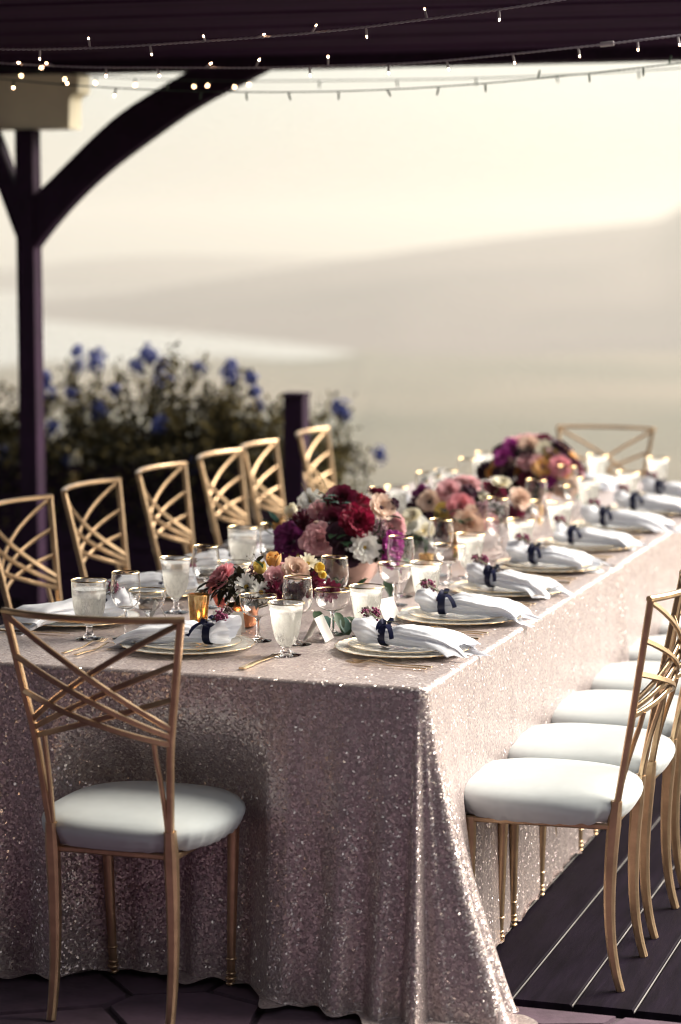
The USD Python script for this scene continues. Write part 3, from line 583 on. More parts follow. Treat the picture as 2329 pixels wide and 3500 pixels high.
nap_defs = [(21, .205, .060, [(-.8, .36, .075), (.75, .5, .022), (2.6, .5, .045)]), (33, .210, .062, [(-.6, .34, .068), (-2.1, .4, .045), (1.4, .5, .03)]), (47, .20, .07, [(-.3, .36, .055), (2.4, .4, .045), (-2.0, .5, .02)]), (58, .19, .075, [(-1.2, .4, .05), (.2, .35, .06), (2.2, .5, .02)]), (71, .215, .055, [(-.2, .3, .075), (-1.9, .5, .03), (1.8, .4, .04)])]
P_nap = []
for q, (sd_, o_, i_, tp_) in enumerate(nap_defs):
    def b(t, a=(sd_, o_, i_, tp_)):
        obj('cloth', napkin_loft(*a), M['napkin'], t, smooth=True); bow(t)
    P_nap.append(Proto('napkin', b))
P_sprig = Proto('flower_sprig', build_sprig)

jr = np.random.default_rng(77)
def setting(c, rot, where, k, fork=True, card=None, nap_rot=180.0, nap=True, napoff=(0, .075), sprig=True):
    """One place: rot turns the diner's forward (+y) to where the diner looks."""
    Rm = rotz(math.radians(rot)); w = lambda x, y, z=ZC: (c[0] + Rm[0, 0] * x + Rm[0, 1] * y, c[1] + Rm[1, 0] * x + Rm[1, 1] * y, z)
    P_ch.put(w(0, 0), 7 * k, f'clear gold-edged charger at the {where}', 'charger')
    P_pl.put(w(0, 0, ZC + .0062), 11 * k, f'smaller glass plate on the charger at the {where}', 'plate')
    if nap:
        x, y, _ = w(*napoff); a = rot + nap_rot + (jr.uniform(-18, 18) if k else 0)
        P_nap[k % 5].put((x, y, ZC + .0165), a, sc=1 + (jr.uniform(-.08, .08) if k else 0), label=f'white napkin tied in navy at the {where}', cat='napkin')
        if sprig:
            d = rotz(math.radians(a)); P_sprig.put((x - d[0, 0] * .006, y - d[1, 0] * .006, ZC + .0165 + .052), a, f'dark red flower sprig at the {where}', 'flower sprig')
    if fork:
        for q, (fx, nm) in enumerate(((-.196, 'inner'), (-.222, 'outer'))):
            P_fk.put(w(fx, -.036 + .006 * q), rot - 7, f'{nm} gold fork at the {where}', 'fork')
        P_kn.put(w(.215, -.028), rot + 2, f'gold knife at the {where}', 'knife')
    if card: P_card.put((*card[:2], ZC), card[2], f'blank folded place card at the {where}', 'place card')
cards_r = {0: (-1.945, 5.755, 93), 1: (-1.875, 6.10, 75), 2: (-1.93, 6.62, 70)}
for i in range(8):
    setting((-1.692, 5.657 + .524 * i), 90, at_right(i), i, card=cards_r.get(i), nap_rot=-90 - (8 if i % 2 == 0 else 3), napoff=(0.0, .045))
for i in range(6):
    setting((-2.655, 5.835 + .525 * i), -90, at_left(i), i + 1, card={0: (-2.43, 5.86, -62)}.get(i), nap_rot=-90 + (40 if i == 0 else 10), napoff=(0, .07), fork=i < 4)
setting((-2.215, 5.535), 0, 'head place nearest the camera', 0, fork=False, card=(-2.195, 5.765, 8), nap_rot=180, napoff=(.055, .005))
P_fk.put((-2.463, 5.452, ZC), -6, 'left gold fork by the near head place, tines towards the flowers', 'fork')
P_fk.put((-2.418, 5.440, ZC), -9, 'right gold fork by the near head place, beside the napkin', 'fork')
P_kn.put((-1.972, 5.398, ZC), -4, 'gold knife near the front table edge, right of the head place', 'knife')
setting((-2.165, 9.70), 180, 'far head place before the lone chair', 2, fork=False)

# ------------------------------------------------------------------ candles
def build_votive(t):
    obj('cup', lathe([(0, .001), (.0205, .001), (.0215, .003), (.0290, .090), (.0302, .0935), (.0285, .0935), (.0270, .088), (.0195, .012), (0, .011)], 40), M['amber'], t, smooth=50)
    obj('candle', lathe([(0, .0115), (.0165, .0115), (.0165, .028), (.014, .029), (0, .0285)], 24), M['wax'], t, smooth=40)
    obj('flame', lathe([(0, .030), (.003, .034), (.0036, .038), (.002, .045), (0, .050)], 12), M['flame'], t, smooth=True)
P_vot = Proto('votive_candle', build_votive)
P_vot.put((-2.294, 5.81, ZC), 0, 'gold mercury-glass votive with lit candle beside the pink rose', 'votive')
for i, (x, y, lb) in enumerate([(-1.99, 6.90, 'blurred gold votive between the burgundy bouquet and the pink bouquet'), (-2.03, 7.42, 'blurred gold votive below the pink bouquet'), (-2.0, 8.36, 'blurred gold votive at the foot of the far bouquet')]): P_vot.put((x, y, ZC), 0, lb, 'votive', sc=.8)
t = thing('scalloped_votive', (-2.205, 5.795, ZC), 0, 'peach glass votive with scalloped rim, glowing in front of the copper cup', 'votive')
v, f = lathe([(0, .001), (.030, .001), (.034, .004), (.0375, .030), (.0395, .046), (.0375, .046), (.0355, .030), (.031, .008), (0, .007)], 96, lambda a, z: 1 + .02 * np.cos(a * 24) * np.clip(z / .02, 0, 1))
a_ = np.arctan2(v[:, 1], v[:, 0]); v[:, 2] += np.where(v[:, 2] > .04, .006 * np.abs(np.sin(a_ * 4.5)) - .003, 0)
obj('cup', (v, f), M['peachglass'], t, smooth=50); obj('candle', lathe([(0, .008), (.0185, .008), (.0185, .02), (0, .02)], 24), M['wax'], t); obj('flame', lathe([(0, .021), (.003, .025), (.0034, .029), (.002, .035), (0, .040)], 12), M['flame'], t, smooth=True)

# ------------------------------------------------------------------ flowers
def petal(L, w, bend0, bend1, r0=.1, nu=5, nv=6, wave=0.0, ph=0.0, notch=0.0, wrap=1.0, wmax=.6):
    """A petal that starts at radius r0 and rises, then opens from angle bend0 to bend1 (from the axis)."""
    v = np.linspace(0, 1, nv); ang = bend0 + (bend1 - bend0) * v
    dr = np.sin(ang) * L / (nv - 1); dz = np.cos(ang) * L / (nv - 1)
    r = r0 + np.r_[0, np.cumsum(dr[:-1])]; z = np.r_[0, np.cumsum(dz[:-1])]
    wd = w * np.sin(PI * np.clip(v * (1 - .5 / (nv)) * .86 + .12, 0, 1)) ** wmax
    u = np.linspace(-1, 1, nu)
    rr = r[None] * np.ones((nu, 1)); a = u[:, None] * wd[None] / np.maximum(rr, .35 * L) * wrap
    edge = np.abs(u)[:, None] ** 2
    zz = z[None] - notch * L * (1 - edge) * (v[None] ** 4) + wave * np.sin(u[:, None] * 5 + ph) * v[None] * L + .06 * L * edge * v[None]
    off = u[:, None] * wd[None] * (1 - wrap)
    return np.stack([rr * np.cos(a) - off * np.sin(a) * 0, rr * np.sin(a) + off, zz], -1)
def ring(m, n, a0, g, jit=.1, **k):
    for i in range(n):
        kk = {q: (x * (1 + jit * g.uniform(-1, 1)) if q in ('L', 'w') else x) for q, x in k.items()}
        kk['bend1'] = kk['bend1'] + g.uniform(-.12, .12); kk['ph'] = g.uniform(0, 6)
        m.add(grid(petal(**kk)), TR(R=rotz(a0 + i * 2 * PI / n + g.uniform(-.08, .08))))
def rose(r, g):
    m = MB()
    for n, L, w, b0, b1, r0 in ((3, .50, .30, -.1, .15, .06), (4, .62, .38, 0, .3, .12), (5, .72, .44, .1, .55, .18), (6, .80, .50, .25, .95, .24), (7, .86, .52, .5, 1.35, .28), (7, .92, .54, .8, 1.75, .30)):
        ring(m, n, g.uniform(0, 6), g, L=L * r, w=w * r, bend0=b0, bend1=b1, r0=r0 * r, wave=.03, nu=5, nv=6)
    return m.mesh(), None
def peony(r, g):
    m = MB()
    for n, L, w, b0, b1, r0 in ((5, .50, .32, .0, .5, .03), (6, .64, .38, .1, .7, .08), (8, .76, .42, .25, 1.0, .12), (9, .86, .44, .5, 1.35, .16), (9, .92, .48, .8, 1.7, .18)):
        ring(m, n, g.uniform(0, 6), g, L=L * r, w=w * r, bend0=b0, bend1=b1, r0=r0 * r, wave=.10, nu=6, nv=6, jit=.2)
    return m.mesh(), None
def dahlia(r, g, rows=((10, .98, 1.30, 1.62), (10, .86, 1.05, 1.40), (9, .70, .8, 1.15), (7, .5, .5, .8)), w=.20, eye=.2):
    m = MB()
    for n, L, b0, b1 in rows: ring(m, n, g.uniform(0, 6), g, L=L * r, w=w * r, bend0=b0 - .3, bend1=b1, r0=.04 * r, nu=3, nv=6, wrap=.2, notch=.0, wmax=.55)
    c = trimesh.creation.icosphere(1, eye * r); c.vertices[:, 2] = c.vertices[:, 2] * .5 + .12 * r
    return m.mesh(), c
def ranunculus(r, g):
    m = MB()
    for n, L, w, b0, b1, r0 in ((8, .96, .46, .9, 1.45, .05), (8, .80, .44, .5, 1.25, .05), (7, .55, .36, .3, 1.0, .05)): ring(m, n, g.uniform(0, 6), g, L=L * r, w=w * r, bend0=b0, bend1=b1, r0=r0 * r, nu=5, nv=5, wave=.04)
    c = trimesh.creation.icosphere(1, .2 * r); c.vertices[:, 2] = c.vertices[:, 2] * .7 + .18 * r
    return m.mesh(), c
def pom(r, g):
    m = MB(); n = 90; k = np.arange(n) + .5; ph = np.arccos(1 - 1.55 * k / n); th = PI * (1 + 5 ** .5) * k
    for a, b in zip(ph, th):
        d = np.array([math.sin(a) * math.cos(b), math.sin(a) * math.sin(b), math.cos(a)])
        m.add(grid(petal(.55 * r, .13 * r, .05, .35, r0=.01 * r, nu=3, nv=4, wrap=.3)), TR(d * .45 * r, facing(d, g.uniform(0, 6))))
    m.add(trimesh.creation.icosphere(1, .55 * r)); return m.mesh(), None
def tulip(r, g):
    m = MB(); ring(m, 3, 0, g, L=1.5 * r, w=.72 * r, bend0=1.1, bend1=-.55, r0=.05 * r, nu=6, nv=8); ring(m, 3, 1.05, g, L=1.45 * r, w=.72 * r, bend0=1.2, bend1=-.6, r0=.05 * r, nu=6, nv=8)
    return m.mesh(), None
def cluster(r, g):
    m = MB()
    for i in range(70): p = g.normal(0, 1, 3); p = p / np.linalg.norm(p) * r * g.uniform(.45, 1); p[2] = abs(p[2]) * .8; m.add(trimesh.creation.icosphere(0, r * g.uniform(.09, .17)), TR(p))
    return m.mesh(), None
KIND = {'rose': rose, 'peony': peony, 'dahlia': dahlia, 'ranunculus': ranunculus, 'pom': pom, 'tulip': tulip, 'cluster': cluster,
        'daisy': lambda r, g: dahlia(r, g, rows=((13, .98, 1.15, 1.45), (11, .8, .85, 1.2)), w=.15, eye=.26)}
def leafmesh(L, w, g, fold=.25, droop=.5):
    v = np.linspace(0, 1, 7); u = np.linspace(-1, 1, 3); wd = w * np.sin(PI * np.clip(v, .02, .98)) ** .8
    P = np.stack([u[:, None] * wd[None], np.ones((3, 1)) * (v * L)[None], fold * np.abs(u)[:, None] * wd[None] - droop * L * (v ** 2)[None] + .03 * L * np.sin(v * 9)[None]], -1)
    return grid(P)
def bouquet(name, loc, label, flowers, leaves, filler, vessel, seed, core):
    """flowers: (kind, colour, (x, y, z) in the bouquet's frame, radius, way it faces); leaves: (position, way, length, width, look)."""
    g = np.random.default_rng(seed); t = thing(name, loc, 0, label, 'bouquet')
    if vessel: vessel(t)
    st, fi = MB(), MB()
    for kind, colr, p, r, d in flowers:
        pet, eye = KIND[kind](r, g); T = TR(p, facing(d, g.uniform(0, 6)))
        nm = {'rose': 'rose', 'peony': 'peony', 'dahlia': 'dahlia', 'ranunculus': 'ranunculus', 'pom': 'pompon_flower', 'tulip': 'tulip', 'cluster': 'berry_cluster', 'daisy': 'daisy'}[kind]
        o = obj(nm, MB().add(pet, T).mesh(), M['petal_' + colr], t, smooth=60)
        o.SetCustomDataByKey('label', {'rosepink': 'deep pink', 'blush': 'peach'}.get(colr, colr) + ' ' + nm.replace('_', ' '))
        if eye is not None: obj('eye', MB().add(eye, T).mesh(), M['pollen' if colr in ('white', 'cream', 'yellow') else 'petal_plum'], o, smooth=60)
        st.add(cone(np.array(core), np.array(p), .0022, .0018, 5))
    obj('stems', st.mesh(), M['stem'], t, smooth=40)
    for p, d, L, w, lk in leaves:
        d = np.asarray(d, float); d /= np.linalg.norm(d); x = np.cross(d, (0, 0, 1)); x /= np.linalg.norm(x); z = np.cross(x, d)
        obj('leaf', MB().add(leafmesh(L, w, g), TR(p, np.stack([x, d, z], 1))).mesh(), M[lk], t, smooth=60)
    n, rad, cz, look = filler
    for i in range(n):
        d = g.normal(0, 1, 3); d /= np.linalg.norm(d); d[2] = abs(d[2]) - .25; p = np.array([0, 0, cz]) + d * np.array(rad) * g.uniform(.55, 1.0)
        dd = d + g.normal(0, .5, 3); dd /= np.linalg.norm(dd); x = np.cross(dd, (.1, .2, 1)); x /= np.linalg.norm(x); z = np.cross(x, dd)
        fi.add(leafmesh(g.uniform(.02, .038), g.uniform(.006, .011), g), TR(p, np.stack([x, dd, z], 1)))
    tag(obj('greenery', fi.mesh(), M[look], t, smooth=60), kind='stuff')
    return t
def wisp(t, pts, r=.0008, buds=(), look='stem'):
    m = MB().add(sweep(spline(pts, 14), ngon(r, 5)))
    for p in buds: m.add(trimesh.creation.icosphere(1, .0022), TR(p))
    obj('grass_stalk', m.mesh(), M[look], t, smooth=50)
CV = np.array([.30, -.95, .12])       # roughly towards the viewer
def toview(dx=0, dz=0.3): return np.array([.28 + dx, -.85, dz])

# the big burgundy bouquet in its blush bowl
def bowlv(t): obj('bowl', lathe([(0, .001), (.040, .001), (.055, .008), (.080, .040), (.092, .078), (.090, .080), (.086, .076), (.074, .042), (.05, .014), (0, .01)], 48), M['rosebowl'], t, smooth=50)
B2 = np.array([-2.165, 6.70, ZC])
def b2(x, z, y=6.6): return (x - B2[0], y - B2[1], z - B2[2])
F2 = [('dahlia', 'white', b2(-2.274, 1.010, 6.66), .044, toview(-.3, .8)), ('rose', 'burgundy', b2(-2.180, 1.018, 6.66), .046, toview(-.1, .8)), ('peony', 'crimson', b2(-2.112, .965, 6.585), .058, toview(.25, .35)),
      ('ranunculus', 'blush', b2(-2.062, 1.000, 6.66), .046, toview(.5, .6)), ('peony', 'pink', b2(-2.221, .912, 6.565), .052, toview(0, .2)), ('dahlia', 'white', b2(-2.081, .898, 6.57), .050, toview(.2, .1)),
      ('peony', 'magenta', b2(-2.020, .905, 6.62), .044, toview(.9, .1)), ('peony', 'magenta', b2(-2.026, .862, 6.63), .036, toview(.9, -.2)), ('peony', 'purple', b2(-2.300, .905, 6.58), .056, toview(-.3, .1)),
      ('pom', 'burgundy', b2(-2.280, .955, 6.62), .044, toview(-.3, .4)), ('tulip', 'yellow', b2(-2.282, .858, 6.56), .022, (-.2, -.7, .5)), ('tulip', 'orange', b2(-2.345, .925, 6.63), .032, (-.5, -.3, .8)),
      ('tulip', 'cream', b2(-2.325, .965, 6.66), .030, (-.4, -.2, .9)), ('cluster', 'mauve', b2(-2.050, .952, 6.60), .030, toview(.5, .2)), ('cluster', 'mauve', b2(-2.345, .852, 6.58), .030, toview(-.3, .2)),
      ('rose', 'pink', b2(-2.236, .990, 6.62), .030, toview(-.1, .7)), ('ranunculus', 'plum', b2(-2.160, .930, 6.56), .042, toview(.1, .2)), ('rose', 'burgundy', b2(-2.190, .965, 6.60), .040, toview(0, .5)),
      ('rose', 'plum', b2(-2.130, .890, 6.57), .045, toview(.1, 0)), ('pom', 'plum', b2(-2.030, 1.012, 6.68), .022, (.3, -.3, 1)), ('rose', 'plum', b2(-2.225, .850, 6.58), .040, toview(-.1, -.1)),
      ('rose', 'blush', b2(-2.30, .985, 6.74), .035, (-.5, 0, 1)), ('rose', 'burgundy', b2(-2.09, 1.03, 6.72), .034, (.2, .1, 1)), ('peony', 'crimson', b2(-2.20, .98, 6.84), .05, (0, .7, .7)), ('rose', 'pink', b2(-2.08, .93, 6.83), .045, (.5, .8, .4)), ('ranunculus', 'blush', b2(-2.31, .90, 6.80), .042, (-.7, .6, .3))]
L2 = [(b2(-2.235 + .013 * i, 1.018 + .010 * (i % 3), 6.60), (math.cos(i * 2.1), -.3, .6 + .3 * math.sin(i)), .030, .013, 'eucalyptus') for i in range(7)] + \
     [(b2(-2.16 + .02 * i, .935 - .02 * (i % 2), 6.535), (math.sin(i * 1.9), -.7, .2), .034, .013, 'leaf') for i in range(4)] + \
     [(b2(-2.36, .90 + .02 * i, 6.62), (-.5 + .2 * i, -.3, .9), .070, .013, 'eucalyptus') for i in range(3)] + \
     [(b2(-2.20 + .05 * i, .815, 6.52), (math.cos(i * 1.3), -.8, -.2), .065, .015, 'leaf') for i in range(5)] + [(b2(-2.03, .98, 6.62), (.8, -.3, .4), .05, .014, 'darkleaf'), (b2(-1.99, .86, 6.64), (.9, -.3, -.1), .06, .016, 'leaf')]
t2 = bouquet('bouquet', B2, 'large burgundy and pink bouquet with crimson peony in a blush bowl', F2, L2, (420, (.165, .14, .115), .125, 'darkleaf'), bowlv, 41, (0, 0, .05))
wisp(t2, [b2(-2.20, .98), b2(-2.208, 1.04), b2(-2.212, 1.085)], buds=[b2(-2.225, 1.075)], look='dryleaf'); wisp(t2, [b2(-2.195, .98), b2(-2.20, 1.05), b2(-2.226, 1.10)], look='stem', buds=[b2(-2.226, 1.10)]); wisp(t2, [b2(-2.24, 1.0), b2(-2.27, 1.05), b2(-2.284, 1.075)], r=.0014, look='dryleaf')
# the small front arrangement in a copper cup, tumbling into greens
def cupv(t): obj('cup', lathe([(0, .001), (.030, .001), (.040, .010), (.0425, .030), (.041, .042), (.0445, .050), (.044, .060), (.0405, .062), (.038, .05), (.036, .03), (.033, .012), (0, .008)], 44), M['copper'], t, smooth=50)
B1 = np.array([-2.200, 5.885, ZC])
def b1(x, z, y=5.85): return (x - B1[0], y - B1[1], z - B1[2])
F1 = [('rose', 'rosepink', b1(-2.240, .886, 5.86), .046, (-.5, -.45, .6)), ('ranunculus', 'rosepink', b1(-2.243, .845, 5.85), .026, (-.4, -.9, -.3)), ('daisy', 'white', b1(-2.168, .880, 5.83), .036, toview(0, .45)), ('daisy', 'white', b1(-2.128, .868, 5.83), .034, toview(.2, .3)),
      ('tulip', 'yellow', b1(-2.140, .912, 5.87), .026, (-.1, -.3, .9)), ('tulip', 'orange', b1(-2.118, .925, 5.90), .030, (.1, -.2, .9)), ('pom', 'burgundy', b1(-2.090, .872, 5.84), .034, toview(.2, .2)), ('rose', 'pink', b1(-2.098, .905, 5.86), .028, toview(0, .5)),
      ('cluster', 'mauve', b1(-2.170, .915, 5.90), .020, (0, -.4, .9)), ('rose', 'blush', b1(-2.050, .922, 5.88), .034, toview(.1, .6)), ('daisy', 'cream', b1(-2.030, .935, 5.92), .030, toview(.2, .8)), ('tulip', 'yellow', b1(-2.000, .928, 5.90), .020, (.6, -.5, .2)), ('tulip', 'yellow', b1(-1.988, .918, 5.89), .016, (.7, -.5, -.2)),
      ('pom', 'burgundy', b1(-2.010, .885, 5.90), .036, toview(.3, 0)), ('rose', 'plum', b1(-2.060, .860, 5.86), .036, toview(.1, -.1)), ('dahlia', 'burgundy', b1(-1.985, .865, 5.95), .034, toview(.5, 0)), ('daisy', 'white', b1(-2.16, .82, 5.95), .026, (-.4, .6, .5)), ('rose', 'pink', b1(-2.11, .90, 5.96), .034, (.1, .6, .8))]
L1 = [(b1(-2.00 + .018 * i, .815 - .012 * (i % 3), 5.90), (.4 + .3 * math.sin(i * 2.3), -.75, -.15 + .12 * math.cos(i)), .062, .014, ('leaf', 'eucalyptus', 'leaf')[i % 3]) for i in range(9)] + \
     [(b1(-1.93 + .02 * i, .80, 5.92), (.9, -.25 + .1 * i, -.08), .075, .015, 'leaf') for i in range(4)] + [(b1(-2.13, .93, 5.85), (-.2, -.4, .8), .04, .009, 'leaf'), (b1(-2.15, .94, 5.87), (.3, -.3, .8), .035, .009, 'darkleaf'), (b1(-2.20, .84, 5.83), (-.3, -.8, -.2), .04, .01, 'darkleaf')]
t1 = bouquet('small_bouquet', B1, 'small bouquet of pink rose, white daisies and yellow tulips in a copper cup', F1, L1, (190, (.12, .085, .06), .10, 'darkleaf'), cupv, 42, (0, 0, .04))
for k in range(6): wisp(t1, [b1(-2.15 + .01 * k, .90, 5.88), b1(-2.165 + .012 * k, .935, 5.88), b1(-2.185 + .02 * k, .955 + .006 * (k % 3), 5.88)], r=.0005, buds=[b1(-2.185 + .02 * k, .955 + .006 * (k % 3), 5.88)], look='seed')
# the pink bouquet
B3 = np.array([-2.140, 7.80, ZC])
def b3(x, z, y=7.7): return (x - B3[0], y - B3[1], z - B3[2])
F3 = [('ranunculus', 'blush', b3(-2.203, .908, 7.68), .044, toview(-.2, .2)), ('ranunculus', 'yellow', b3(-2.150, .880, 7.66), .036, toview(0, .2)), ('rose', 'rosepink', b3(-2.102, .898, 7.68), .044, toview(.3, .2)), ('rose', 'pink', b3(-2.152, .938, 7.72), .042, toview(0, .6)),
      ('pom', 'plum', b3(-2.082, .938, 7.72), .032, toview(.3, .6)), ('rose', 'blush', b3(-2.070, .845, 7.66), .056, toview(.3, 0)), ('pom', 'plum', b3(-2.252, .885, 7.70), .042, toview(-.4, .2)), ('peony', 'purple', b3(-2.245, .925, 7.74), .034, toview(-.4, .5)), ('rose', 'plum', b3(-2.268, .800, 7.68), .045, toview(-.2, 0)),
      ('ranunculus', 'pink', b3(-2.242, .832, 7.67), .036, toview(-.2, .3)), ('rose', 'plum', b3(-2.175, .840, 7.66), .046, toview(0, 0)), ('dahlia', 'burgundy', b3(-2.12, .83, 7.66), .040, toview(.1, 0)), ('cluster', 'mauve', b3(-2.03, .885, 7.68), .035, toview(.5, .2)), ('ranunculus', 'pink', b3(-2.01, .85, 7.70), .040, toview(.6, .1)),
      ('rose', 'blush', b3(-1.925, .915, 7.78), .038, toview(.5, .5)), ('pom', 'burgundy', b3(-1.935, .865, 7.76), .040, toview(.5, .1)), ('ranunculus', 'cream', b3(-2.005, .95, 7.86), .040, (.2, -.4, .9)), ('daisy', 'white', b3(-2.235, .97, 7.90), .040, (-.3, -.3, .9)), ('daisy', 'white', b3(-2.265, .955, 7.86), .034, (-.5, -.4, .8)), ('rose', 'pink', b3(-2.15, .93, 7.93), .05, (0, .6, .8)), ('rose', 'burgundy', b3(-2.05, .91, 7.92), .05, (.4, .6, .6))]
L3 = [(b3(-2.27 + .04 * i, .86 + .03 * (i % 2), 7.62), (math.cos(i * 1.7), -.6, .3), .055, .016, ('leaf', 'darkleaf')[i % 2]) for i in range(8)]
bouquet('bouquet', B3, 'pink and peach ranunculus bouquet in the middle of the table', F3, L3, (420, (.19, .13, .11), .085, 'darkleaf'), bowlv, 43, (0, 0, .05))
# the far bouquet
B4 = np.array([-2.150, 8.90, ZC])
g4 = np.random.default_rng(8); F4 = []
for i in range(44):
    a, e = g4.uniform(-PI, PI), g4.uniform(.0, 1.35); d = np.array([math.cos(e) * math.cos(a), math.cos(e) * math.sin(a), math.sin(e) + .15])
    F4.append((['rose', 'peony', 'pom', 'ranunculus', 'rose', 'dahlia'][i % 6], ['burgundy', 'magenta', 'plum', 'pink', 'plum', 'blush', 'burgundy', 'orange', 'plum', 'mauve'][i % 10], tuple(np.array([0, 0, .075]) + d * (.185, .13, .145)), g4.uniform(.034, .05), d))
for x, z, c_, k_ in ((-2.216, .985, 'magenta', 'peony'), (-2.24, .955, 'magenta', 'peony'), (-2.149, .995, 'blush', 'rose'), (-2.092, .985, 'cream', 'dahlia'), (-2.06, .96, 'yellow', 'ranunculus'), (-2.02, .925, 'rosepink', 'rose'), (-2.000, .84, 'blush', 'rose'), (-1.975, .855, 'blush', 'ranunculus'), (-2.29, .89, 'orange', 'tulip'), (-2.19, .90, 'orange', 'tulip'), (-2.145, .87, 'orange', 'tulip'), (-2.15, .94, 'pink', 'peony'), (-2.10, .93, 'pink', 'peony')):
    F4.append((k_, c_, (x + 2.15, -.10 if z < .96 else -.06, z - ZC), .042 if k_ != 'tulip' else .028, toview(0, .5)))
bouquet('bouquet', B4, 'dark far bouquet topped with magenta blooms, before the lone chair', F4, [((.16, -.08, .07), (.8, -.4, 0), .07, .02, 'leaf'), ((-.16, -.08, .06), (-.8, -.4, 0), .07, .02, 'leaf'), ((.05, -.14, .06), (.2, -.9, 0), .07, .02, 'darkleaf')], (420, (.19, .15, .13), .09, 'darkleaf'), bowlv, 44, (0, 0, .05))
# white blooms behind, along the middle of the table
g5 = np.random.default_rng(5)
for lb, (x, y), nfl, c_ in (('low cluster of white blooms behind the burgundy bouquet', (-2.26, 7.42), 12, 'white'), ('low cluster of cream blooms left of the far bouquet', (-2.31, 8.30), 12, 'cream')):
    fl_ = [(['rose', 'daisy', 'ranunculus'][i % 3], ['white', c_, 'cream'][i % 3], (g5.uniform(-.12, .12), g5.uniform(-.09, .09), g5.uniform(.05, .13)), g5.uniform(.028, .042), (g5.normal(0, .4), -.5, .7)) for i in range(nfl)]
    bouquet('small_bouquet', np.array([x, y, ZC]), lb, fl_, [], (160, (.14, .10, .08), .04, 'leaf'), cupv, int(100 * y), (0, 0, .04))

# ------------------------------------------------------------------ beyond the deck rail: planter, blue-flowered shrub, posts
pl = thing('planter', (0, 0, 0), 0, 'long dark timber planter behind the left row of chairs', 'planter')
for k in range(5): obj('board', bevbox(-6.0, -3.95, 10.60, 10.635, .02 + .135 * k, .148 + .135 * k, .004), M['darkwood'], pl, smooth=False)
obj('back_panel', bevbox(-6.0, -3.95, 11.25, 11.285, .02, .70, .004), M['darkwood'], pl, smooth=False); obj('end_panel', bevbox(-3.965, -3.93, 10.637, 11.248, .02, .70, .004), M['darkwood'], pl, smooth=False)
obj('soil', trimesh.creation.box(bounds=[(-6.0, 10.64, .30), (-3.97, 11.245, .64)]), M['joint'], pl, smooth=False)
def post(x, y, w, h, lb):
    t = thing('fence_post', (x, y, 0), 0, lb, 'post'); obj('shaft', bevbox(-w / 2, w / 2, -w / 2, w / 2, -.05, h - .02, .006), M['darkwood'], t, smooth=False); obj('cap', bevbox(-w / 2 - .004, w / 2 + .004, -w / 2 - .004, w / 2 + .004, h - .018, h, .006), M['darkwood'], t, smooth=False)
post(-3.585, 10.30, .092, 1.085, 'dark square fence post standing between the blue shrub and the last left chair')
sh = thing('flowering_shrub', (0, 0, 0), 0, 'tall blue-flowered shrub growing behind the left row of chairs', 'shrub')
g = np.random.default_rng(17); fo, dk, stm = MB(), MB(), MB(); tips = []
for i in range(188):
    bx, by = g.uniform(-5.9, -3.62), g.uniform(10.75, 11.2)
    if i > 178: bx, by = g.uniform(-3.80, -3.68), g.uniform(11.2, 11.4)
    top = np.interp(bx, [-5.9, -5.2, -4.95, -4.55, -4.2, -3.95, -3.71, -3.69], [1.0, .98, 1.12, 1.17, 1.08, .98, .92, .72]) * g.choice([g.uniform(.62, .9), g.uniform(.85, 1.06)])
    tip = np.array([bx + g.normal(0, .14 if i <= 178 else .04), by + g.normal(0, .12) - .05, top]); mid = np.array([(bx + tip[0]) / 2 + g.normal(0, .05), by - .03, .5 + .4 * top / 1.2])
    path = spline([(bx, by, .60 if bx < -3.97 else 0), mid, tip], 8); stm.add(sweep(path, ngon(1, 4), scales=np.linspace(.005, .0018, 8), up=(.2, 1, .1))); tips.append(tip)
    for q in range(130):
        k = g.uniform(.08, 1); p = path[0] + 0; j = k * 7; a = int(min(j, 6)); p = path[a] + (path[min(a + 1, 7)] - path[a]) * (j - a)
        d = g.normal(0, 1, 3); d[2] += .4; d /= np.linalg.norm(d); x = np.cross(d, (.1, .3, 1)); x /= np.linalg.norm(x)
        L, w = g.uniform(.026, .05), g.uniform(.009, .014); P = p + d * .012 + g.normal(0, .02, 3)
        (fo if g.random() < .45 else dk).add((np.array([P, P + d * L * .5 + x * w, P + d * L, P + d * L * .5 - x * w]), [[0, 1, 2, 3]]))
for i in range(5200):        # the skirt of foliage that hangs over the planter's front
    P = np.array([g.uniform(-5.9, -3.55), g.uniform(10.46, 10.75), .80 - abs(g.normal(0, .22))]); d = g.normal(0, 1, 3); d[2] -= .3; d /= np.linalg.norm(d); x = np.cross(d, (.1, .3, 1)); x /= np.linalg.norm(x); L, w = g.uniform(.03, .055), g.uniform(.010, .016)
    if P[2] > .12 + .25 * abs(math.sin(P[0] * 3.1)): (fo if g.random() < .3 else dk).add((np.array([P, P + d * L * .5 + x * w, P + d * L, P + d * L * .5 - x * w]), [[0, 1, 2, 3]]))
obj('stems', stm.mesh(), M['stem'], sh, smooth=50); tag(obj('leaves', fo.mesh(), M['dryleaf'], sh, smooth=False), kind='stuff'); tag(obj('leaves', dk.mesh(), M['darkleaf'], sh, smooth=False), kind='stuff')
def truss(p, n=26, R=.042):
    m = MB()
    for i in range(n):
        d = g.normal(0, 1, 3); d[2] += .25; d /= np.linalg.norm(d); Rr = facing(d, g.uniform(0, 6)); c = np.array(p) + d * R * g.uniform(.35, 1.1)
        for q in range(5): a = q * 1.2566; m.add((np.array([(0, 0, 0), (.013 * math.cos(a - .5), .013 * math.sin(a - .5), .003), (.017 * math.cos(a), .017 * math.sin(a), .001), (.013 * math.cos(a + .5), .013 * math.sin(a + .5), .003)]), [[0, 1, 2, 3]]), TR(c, Rr))
    return m.mesh()
